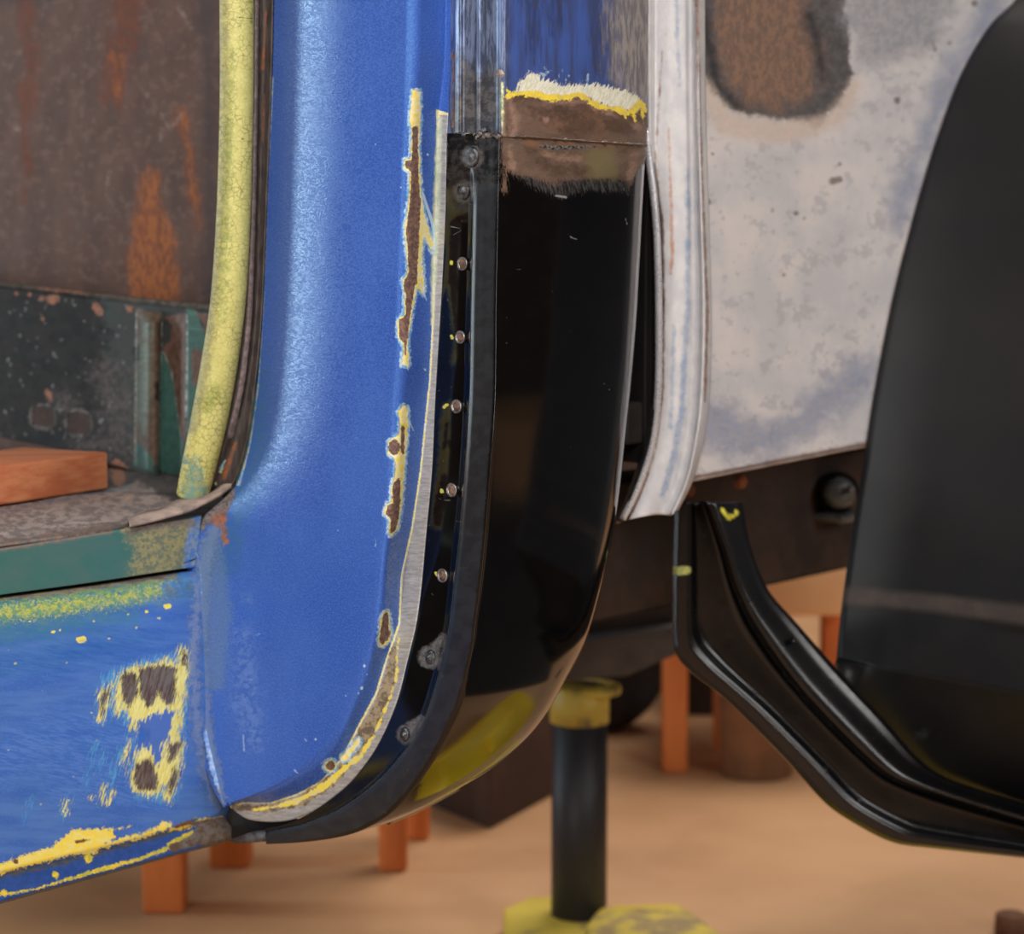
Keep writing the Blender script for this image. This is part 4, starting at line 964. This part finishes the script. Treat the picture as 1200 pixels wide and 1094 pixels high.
sd.append(dict(shapes=[('l', [(976, 212, 5), (984, 210, 3.5)]), ('l', [(905, 246, 2)]), ('l', [(933, 250, 3)]), ('l', [(942, 256, 1.5)]), ('l', [(829, 236, 4)]), ('l', [(950, 117, 4)]), ('l', [(1051, 118, 4)]), ('l', [(1058, 140, 2)]), ('l', [(835, 180, 2)]), ('l', [(1090, 45, 2), (1096, 58, 2)]), ('l', [(1113, 50, 3)]), ('l', [(1142, 4, 4)]), ('l', [(918, 322, 2)]), ('l', [(984, 192, 2)])], c=(96, 84, 78), amp=5, ns=12, soft=2, op=.8, rough=.7))
sd.append(dict(shapes=[('p', [(970, -60), (1150, -60), (1090, 60), (1010, 80)])], c=(150, 152, 160), c2=(172, 170, 172), amp=60, ns=3.5, soft=16, op=.8, rough=.45, metal=.2))
m_side = Mat('bare_bed_steel').build((220, 213, 210), (200, 198, 200), bs=1.6, bst=(1, .8, 1), rough=.45, layers=sd, bump=.25, bumpscale=10, metal=.1, grain=(5, (172, 170, 174), 0.03, .5))
grid('bed_side', P3d, m_side, bed, sd, thick=.0015)
# rolled bottom hem of the bed side
hx = np.linspace(800, 1030, 40)
tube('bed_hem', onN(hx, bbot(hx) - 1.0, n_b + .004), .0035, m_side, bed, seg=10, uvpix=True, layers=sd)
m_bf = simple('black_bed_front', (20, 20, 21), (32, 30, 30), scale=10, rough=.35)
bq = np.array([O + S * .277 + N * (.102 + a_) + Z * (z_ - O[2]) for a_, z_ in ((0, .60), (.5, .60), (.5, 1.2), (0, 1.2))])
prism('bed_front_panel', bq, S * .01, m_bf, bed, bw=.002)
# bed floor sill, dark, behind
m_dark = simple('dark_dirty_steel', (30, 26, 25), (46, 36, 32), scale=20, rough=.7)
bxs = O + S * .62 + N * (n_b + .30); bxs[2] = .63
box('bed_floor', tuple(bxs), .36, .28, .015, m_dark, bed, rz=TH, bw=.002)
for (x, y) in ((806, 574), (867, 564)):
    c = onN(x * 1.0, y * 1.0, n_b + .06)
    lathe('bed_bolt', c, -N, [(.006, -.002), (.006, .002), (.004, .005)], simple('rusty_bolt', (150, 84, 50), (110, 64, 40), scale=80, rough=.8), bed, 10)

# ================================================================== rear fender (black)
fen = thing('rear_fender', 'large smooth black rear fender standing beside the bare bed side', 'fender', tuple(onY(1100.0, 560.0, 1.5)))
fl = [dict(shapes=[('l', [(985, 697, 10), (1090, 706, 10), (1210, 722, 11), (1330, 740, 11)])], c=(72, 61, 55), c2=(62, 54, 50), amp=4, ns=3, nd=2, soft=6, op=.8, rough=.7, cs=4),  # brown band paints the reflection along the ledge into the colour
      dict(shapes=[('l', [(1077, 862, 6), (1084, 858, 5)])], c=(44, 44, 46), c2=(26, 26, 28), amp=8, ns=8, soft=3, rough=.4),
      dict(shapes=[('l', [(1022, 598, .8)]), ('l', [(1012, 585, 1.5)]), ('l', [(1111, 265, 1)])], c=(80, 80, 84), amp=3, ns=10, soft=1)]
bc = spl(FB_, 260)
att = onN(bc[:, 0], bc[:, 1], n_b - .002)
W = np.linspace(0, 1, 60)
out = []
py = bc[:, 1]
# crease ledge: a raised bead running across the fender at about two thirds height
for w in W:
    yl = 686 + 0 * w
    bead = np.exp(-((py - 702) / 13.0) ** 2) * 0.6
    rearw = .055 * w ** 1.8
    P_ = att - N * (.34 * w)[..., None] if np.ndim(w) else att - N * (.34 * w) + S * (.03 * math.sin(w * 1.5)) 
    P_ = att - N * (.34 * w) + S * (.012 * math.sin(min(w * 6, 1) * math.pi / 2) - .05 * w * w) + (-S * .006 + Z * 0) * bead[:, None] * min(1, w * 8)
    P_ = P_ - S * (np.clip((py - 712) / 60.0, 0, 1) * .020)[:, None] * min(1, w * 8)
    out.append(P_)
P = np.stack(out, 1)
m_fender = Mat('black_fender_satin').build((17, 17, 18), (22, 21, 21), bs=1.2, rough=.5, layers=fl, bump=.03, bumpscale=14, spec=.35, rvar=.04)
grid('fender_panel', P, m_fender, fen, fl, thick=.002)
# lower apron running down to the brace
ap_l = spl([(980, 768), (1000, 800), (1040, 850), (1080, 897), (1110, 915), (1200, 942), (1330, 975)], 120)
ap3 = onY(ap_l[:, 0], ap_l[:, 1] + 8, 1.625)
e = P[-1]  # bottom edge of the fender from the attachment outwards
ei = np.linspace(0, len(e) - 1, 120)
e3 = np.stack([np.interp(ei, np.arange(len(e)), e[:, k]) for k in range(3)], -1)
rows = []
for t in np.linspace(0, 1, 30): rows.append(e3 * (1 - t) + ap3 * t)
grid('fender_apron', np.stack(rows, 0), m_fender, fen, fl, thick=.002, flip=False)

# ================================================================== brace (black channel)
br = thing('bumper_brace', 'black pressed steel channel brace bending down under the bed side', 'brace', tuple(onY(960.0, 960.0, 1.56)))
UO = [(869, 588), (871, 592), (880, 640), (900, 690), (933, 729), (977, 779), (1033, 839), (1077, 889), (1112, 912), (1200, 940), (1330, 978)]
UI = [(824, 588), (828, 594), (847, 640), (863, 690), (885, 735), (930, 800), (985, 860), (1035, 905), (1073, 922), (1200, 962), (1330, 1000)]
LI = [(812, 588), (812, 610), (812, 690), (815, 745), (840, 778), (900, 832), (967, 899), (1007, 939), (1060, 969), (1083, 976), (1200, 994), (1330, 1012)]
LO = [(791, 588), (790, 620), (788, 700), (790, 760), (808, 786), (850, 819), (917, 886), (967, 941), (1007, 968), (1047, 987), (1087, 993), (1200, 1005), (1330, 1020)]
cs = [spl(c, 240) for c in (LO, LI, UI, UO)]
kk = [(cs[0], .016), (cs[0] * .97 + cs[1] * .03, .004), (cs[0] * .75 + cs[1] * .25, .0), (cs[0] * .35 + cs[1] * .65, .0), (cs[0] * .1 + cs[1] * .9, .002), (cs[1], .008), (cs[1] * .95 + cs[2] * .05, .030), (cs[1] * .12 + cs[2] * .88, .032), (cs[2], .008), (cs[2] * .92 + cs[3] * .08, .001), (cs[2] * .82 + cs[3] * .18, .001), (cs[2] * .12 + cs[3] * .88, .016), (cs[3], .022), (cs[3], .055)]
cols = []
for (ca, sa), (cb, sb) in zip(kk[:-1], kk[1:]):
    for j in range(6):
        u_ = j / 6; uu = u_ * u_ * (3 - 2 * u_); c = ca * (1 - u_) + cb * u_
        cols.append(onY(c[:, 0], c[:, 1], 1.56 + sa * (1 - uu) + sb * uu))
cl = [dict(shapes=[('l', [(846, 596, 2), (854, 608, 2), (864, 601, 2), (863, 598, 2)]), ], c=(226, 214, 70), amp=2, ns=12, soft=1.5, rough=.6),
      dict(shapes=[('l', [(789, 668, 5), (805, 668, 5)])], c=(170, 172, 80), c2=(140, 140, 90), amp=6, ns=10, soft=1.5, rough=.6)]
m_brace = Mat('black_brace_gloss').build((9, 9, 10), (14, 13, 13), bs=3, rough=.24, layers=cl, bump=.05, bumpscale=14)
grid('brace_channel', np.stack(cols, 1), m_brace, br, cl, thick=.002)
m_blk = simple('black_bolt', (14, 14, 15), (30, 30, 32), scale=60, rough=.3)
for (x, y) in ((930, 751), (1007, 938), (968, 903)):
    c = onY(x * 1.0, y * 1.0, 1.563)
    lathe('brace_rivet', c, (0, -1, 0), [(.0022, -.006), (.0022, 0), (.001, .002)], m_blk, br, 10)

# ================================================================== chassis frame
fr = thing('chassis_frame', 'rusty brown chassis rail under the bed resting above the jack stand', 'truck frame', tuple(onY(900.0, 690.0, 1.95)))
m_frame = simple('rusty_frame_steel', (72, 54, 47), (40, 32, 30), scale=12, rough=.75, bump=.6)
n_f = .30
zb = float(onN(950.0, 675.0, n_f)[2])
c = O + S * .92 + N * (n_f + .003); c[2] = zb + .06
box('frame_web', tuple(c), .46, .003, .060, m_frame, fr, rz=TH, bw=.001)
for zz in (zb + .002, zb + .118):
    c = O + S * .92 + N * (n_f + .03); c[2] = zz
    box('frame_flange', tuple(c), .46, .030, .002, m_frame, fr, rz=TH, bw=.001)
# mount bolt
m_bolt = simple('grey_mount_rubber', (120, 122, 124), (80, 82, 84), scale=60, rough=.4, metal=.3)
c = onN(982.0, 577.0, n_f - .02)
mb = lathe('mount_bushing', c, (-.05, -1, .12), [(.021, -.05), (.021, .0), (.016, .004), (.0155, .014), (.012, .019), (.004, .020)], m_blk, fr, 28)
lathe('bolt_head', c, (-.05, -1, .12), [(.0155, .003), (.0155, .015), (.012, .020), (.004, .021)], m_bolt, mb, 28)
lathe('bolt_nub', onN(997.0, 573.0, n_f - .043), (-.05, -1, .12), [(.004, -.003), (.004, .003), (.002, .005)], m_bolt, mb, 12)
c = onN(982.0, 604.0, n_f - .015)
box('mount_bracket', tuple(c), .022, .02, .004, m_bolt, fr, rz=TH)
# cross member end plate in the dark, left of the brace
m_cm = simple('greasy_crossmember', (58, 50, 48), (84, 74, 70), scale=18, rough=.6, bump=.6)
Yc = 2.20
def quadY(pts, y): return onY(np.array([p[0] for p in pts], float), np.array([p[1] for p in pts], float), y)
prism('cross_member', quadY([(640, 655), (800, 640), (800, 745), (790, 735), (640, 760)], Yc + .01), np.array([0, .05, 0]), m_cm, fr, bw=.002)
prism('cross_flange', quadY([(640, 758), (792, 734), (800, 764), (735, 792), (640, 800)], Yc - .03), np.array([0, .06, 0]), m_cm, fr, bw=.003)

# ================================================================== jack stand
zt = float(onY(680.0, 795.0, Yc)[2]) - .007
jx = float(onY(679.0, 900.0, Yc)[0])
zbase = float(onY(679.0, 1070.0, Yc)[2])
js = thing('jack_stand', 'yellow and black jack stand with a dark round post under the frame', 'jack stand', (jx, Yc, 0))
m_tube = simple('dark_steel_tube', (62, 61, 63), (76, 74, 76), scale=14, rough=.55, metal=.8, st=(1, 1, .4))
m_yel = simple('worn_yellow_paint', (200, 172, 62), (176, 150, 66), scale=14, rough=.5, grain=(20, (104, 88, 66), .03, .9))
m_yel2 = simple('dirty_yellow_base', (206, 180, 70), (150, 126, 88), scale=13, rough=.6, lo=.52, hi=.64)
rt = 33.5 / F * Yc
lathe('post', (jx, Yc, zbase - .02), (0, 0, 1), [(rt, 0), (rt, zt - .035 - zbase + .02)], m_tube, js, 48)
lathe('collar', (jx, Yc, zt - .042), (0, 0, 1), [(rt * .9, 0), (rt * 1.06, .002), (rt * 1.06, .040), (rt * .9, .042)], m_yel, js, 48)
lathe('saddle', (jx + .012, Yc, zt - .010), (0, 0, 1), [(rt * .9, 0), (rt * 1.08, .002), (rt * 1.1, .006), (rt * 1.06, .010), (rt * .9, .008)], m_yel, js, 32)
# cast base: a square tray with a raised leg
hb = zbase
def pz(pts, z): return onZ(np.array([p[0] for p in pts], float), np.array([p[1] for p in pts], float), z)
prism('base', pz([(590, 1064), (622, 1049), (690, 1050), (708, 1060), (706, 1118), (592, 1118)], hb), -Z * (hb - .002), m_yel2, js, bw=.004)
prism('leg', pz([(686, 1080), (700, 1062), (722, 1058), (792, 1056), (806, 1062), (856, 1098), (876, 1118), (690, 1118)], hb + .012), -Z * (hb + .010), m_yel2, js, bw=.008)

# ================================================================== background furniture
m_or = simple('orange_stained_wood', (222, 128, 62), (196, 104, 48), scale=9, rough=.55, st=(3, 3, .3))
m_tan = simple('tan_table_wood', (240, 192, 142), (226, 172, 122), scale=5, rough=.6)
def leg_box(parent, px0, px1, pyb, ztop, name='leg', m=m_or):
    b = onZ((px0 + px1) / 2.0, float(pyb), 0.0)
    w = (px1 - px0) / 2 / F * b[1]
    return box(name, (b[0], b[1] + w, ztop / 2), w, w, ztop / 2, m, parent, bw=.004), b, w

t1 = thing('wooden_stool', 'orange wooden stool seen by its legs under the blue rocker', 'stool', tuple(onZ(190.0, 1071.0, 0.0)))
_, b1, w1_ = leg_box(t1, 166, 215, 1071, .36)
_, b2, w2_ = leg_box(t1, 443, 477, 1022, .36)
_, b3, w3_ = leg_box(t1, 244, 292, 1018, .36)
cx, cy = (b1[0] + b2[0]) / 2, (b1[1] + b2[1]) / 2 + .06
leg_box(t1, 470, 503, 985, .36)
box('seat', (cx + .0, cy + .08, .375), .17, .17, .018, m_or, t1, bw=.008)

t2 = thing('wooden_table', 'low wooden table with tan top and orange legs behind the black brace', 'table', tuple(onZ(790.0, 905.0, 0.0)))
_, c1_, wq = leg_box(t2, 776, 806, 905, .36)
_, c2_, _q = leg_box(t2, 836, 851, 880, .36)
_, c3_, _q = leg_box(t2, 962, 992, 895, .40)
ty = float(c3_[1])
tp_ = [onY(890.0, 668.0, ty - .1), onY(966.0, 655.0, ty - .1)]
zt2 = float(onY(930.0, 722.0, ty - .10)[2])
box('table_top', ((c1_[0] + c3_[0]) / 2 , ty + .10, zt2 + .045), abs(c3_[0] - c1_[0]) / 2 + .03, .20, .045, m_tan, t2, bw=.006)

m_box = simple('dark_cardboard', (74, 48, 34), (52, 34, 26), scale=6, rough=.8)
q = pz([(470, 930), (575, 972), (660, 925), (560, 890)], 0.0)
dk = onZ(784.0, 838.0, 0.0); dk2 = onZ(866.0, 838.0, 0.0)
crate = box('storage_crate', ((dk[0] + dk2[0]) / 2, dk[1] + .10, .10), (dk2[0] - dk[0]) / 2, .10, .10, simple('dark_crate_wood', (34, 22, 17), (46, 30, 22), scale=6, rough=.85), None, bw=.004)
tag(crate, 'dark crate on the floor farther back, between the jack stand post and the table legs', 'crate')
bx = prism('storage_box', q, Z * .16, m_box, None, bw=.004)
tag(bx, 'dark brown box on the floor left of the jack stand post', 'box')
cw = onZ(722.0, 915.0, 0.0)
tr = lathe('tyre', (cw[0] - .02, cw[1] + .32, .115), (.25, -1, 0), [(.05, -.05), (.095, -.05), (.113, -.035), (.115, 0), (.113, .035), (.095, .05), (.05, .05)], simple('black_tyre_rubber', (22, 20, 20), (34, 30, 28), scale=20, rough=.8), None, 40)
tag(tr, 'small dark round tyre standing on the floor behind the jack stand post', 'tyre')
cb = onZ(892.0, 918.0, 0.0)
bk_ = lathe('bucket', (cb[0], cb[1] + .06, 0), (0, 0, 1), [(.050, 0), (.052, .004), (.056, .12), (.060, .122), (.060, .13), (.052, .13), (.048, .01)], simple('dusty_tan_bucket', (150, 110, 80), (120, 88, 64), scale=12, rough=.6), None, 32)
tag(bk_, 'dusty brown bucket on the floor under the wooden table', 'bucket')
co = onZ(1185.0, 1094.0, 0.0)
cc_ = lathe('wood_offcut', (co[0], co[1], 0.0), (0, 0, 1), [(.018, 0), (.019, .004), (.018, .022), (.014, .024)], simple('brown_offcut', (110, 70, 44), (84, 52, 34), scale=20, rough=.8), None, 16)
tag(cc_, 'small brown wood offcut on the floor at the lower right corner', 'offcut')
# dark cabinet far behind under the truck
m_cabn = simple('dark_brown_cabinet', (46, 30, 22), (60, 38, 28), scale=3, rough=.7)
cbn = thing('storage_cabinet', 'dark brown cabinet standing at the far side of the workshop floor', 'cabinet', (0.3, 4.6, 0))
box('cabinet_body', (.3, 4.6, .45), 1.6, .25, .45, m_cabn, cbn, bw=.01)
for k in range(4): box('cabinet_door', (-.9 + .8 * k, 4.34, .45), .38, .012, .40, m_cabn, cbn, bw=.006)

fm = mesh_obj('added_reflection_mat', [(.56, 1.0, .002), (2.4, 1.0, .002), (2.4, 2.05, .002), (.56, 2.05, .002), (.56, 1.0, .010), (2.4, 1.0, .010), (2.4, 2.05, .010), (.56, 2.05, .010)],
              [(0, 3, 2, 1), (4, 5, 6, 7), (0, 1, 5, 4), (1, 2, 6, 5), (2, 3, 7, 6), (3, 0, 4, 7)], simple('added_mat_black', (16, 15, 15), (24, 22, 22), scale=6, rough=.8), None, smooth=False)
tag(fm, 'unseen black mat added on the floor to darken the reflection in the cab corner', 'mat')  # unseen mat, added to darken what the glossy panel mirrors
# unseen yellow floor jack, added only for its reflection in the glossy panel
fj = thing('added_reflection_jack', 'unseen yellow jack added on the floor for its reflection in the cab corner', 'jack', (.24, 1.70, 0))
m_yel3 = simple('added_jack_yellow', (252, 216, 48), (244, 200, 40), scale=8, rough=.4)
box('added_jack_body', (.24, 1.70, .075), .15, .12, .035, m_yel3, fj, rz=.5, bw=.012)
box('added_jack_pad', (.24, 1.70, .118), .05, .05, .010, m_yel3, fj, rz=.5, bw=.004)
for dx, dy in ((-.11, -.10), (.13, -.04), (-.13, .05), (.10, .10)):
    lathe('added_jack_wheel', (.24 + dx, 1.70 + dy, .028), (.5, -1, 0), [(.028, -.012), (.028, .012)], m_blk, fj, 20)
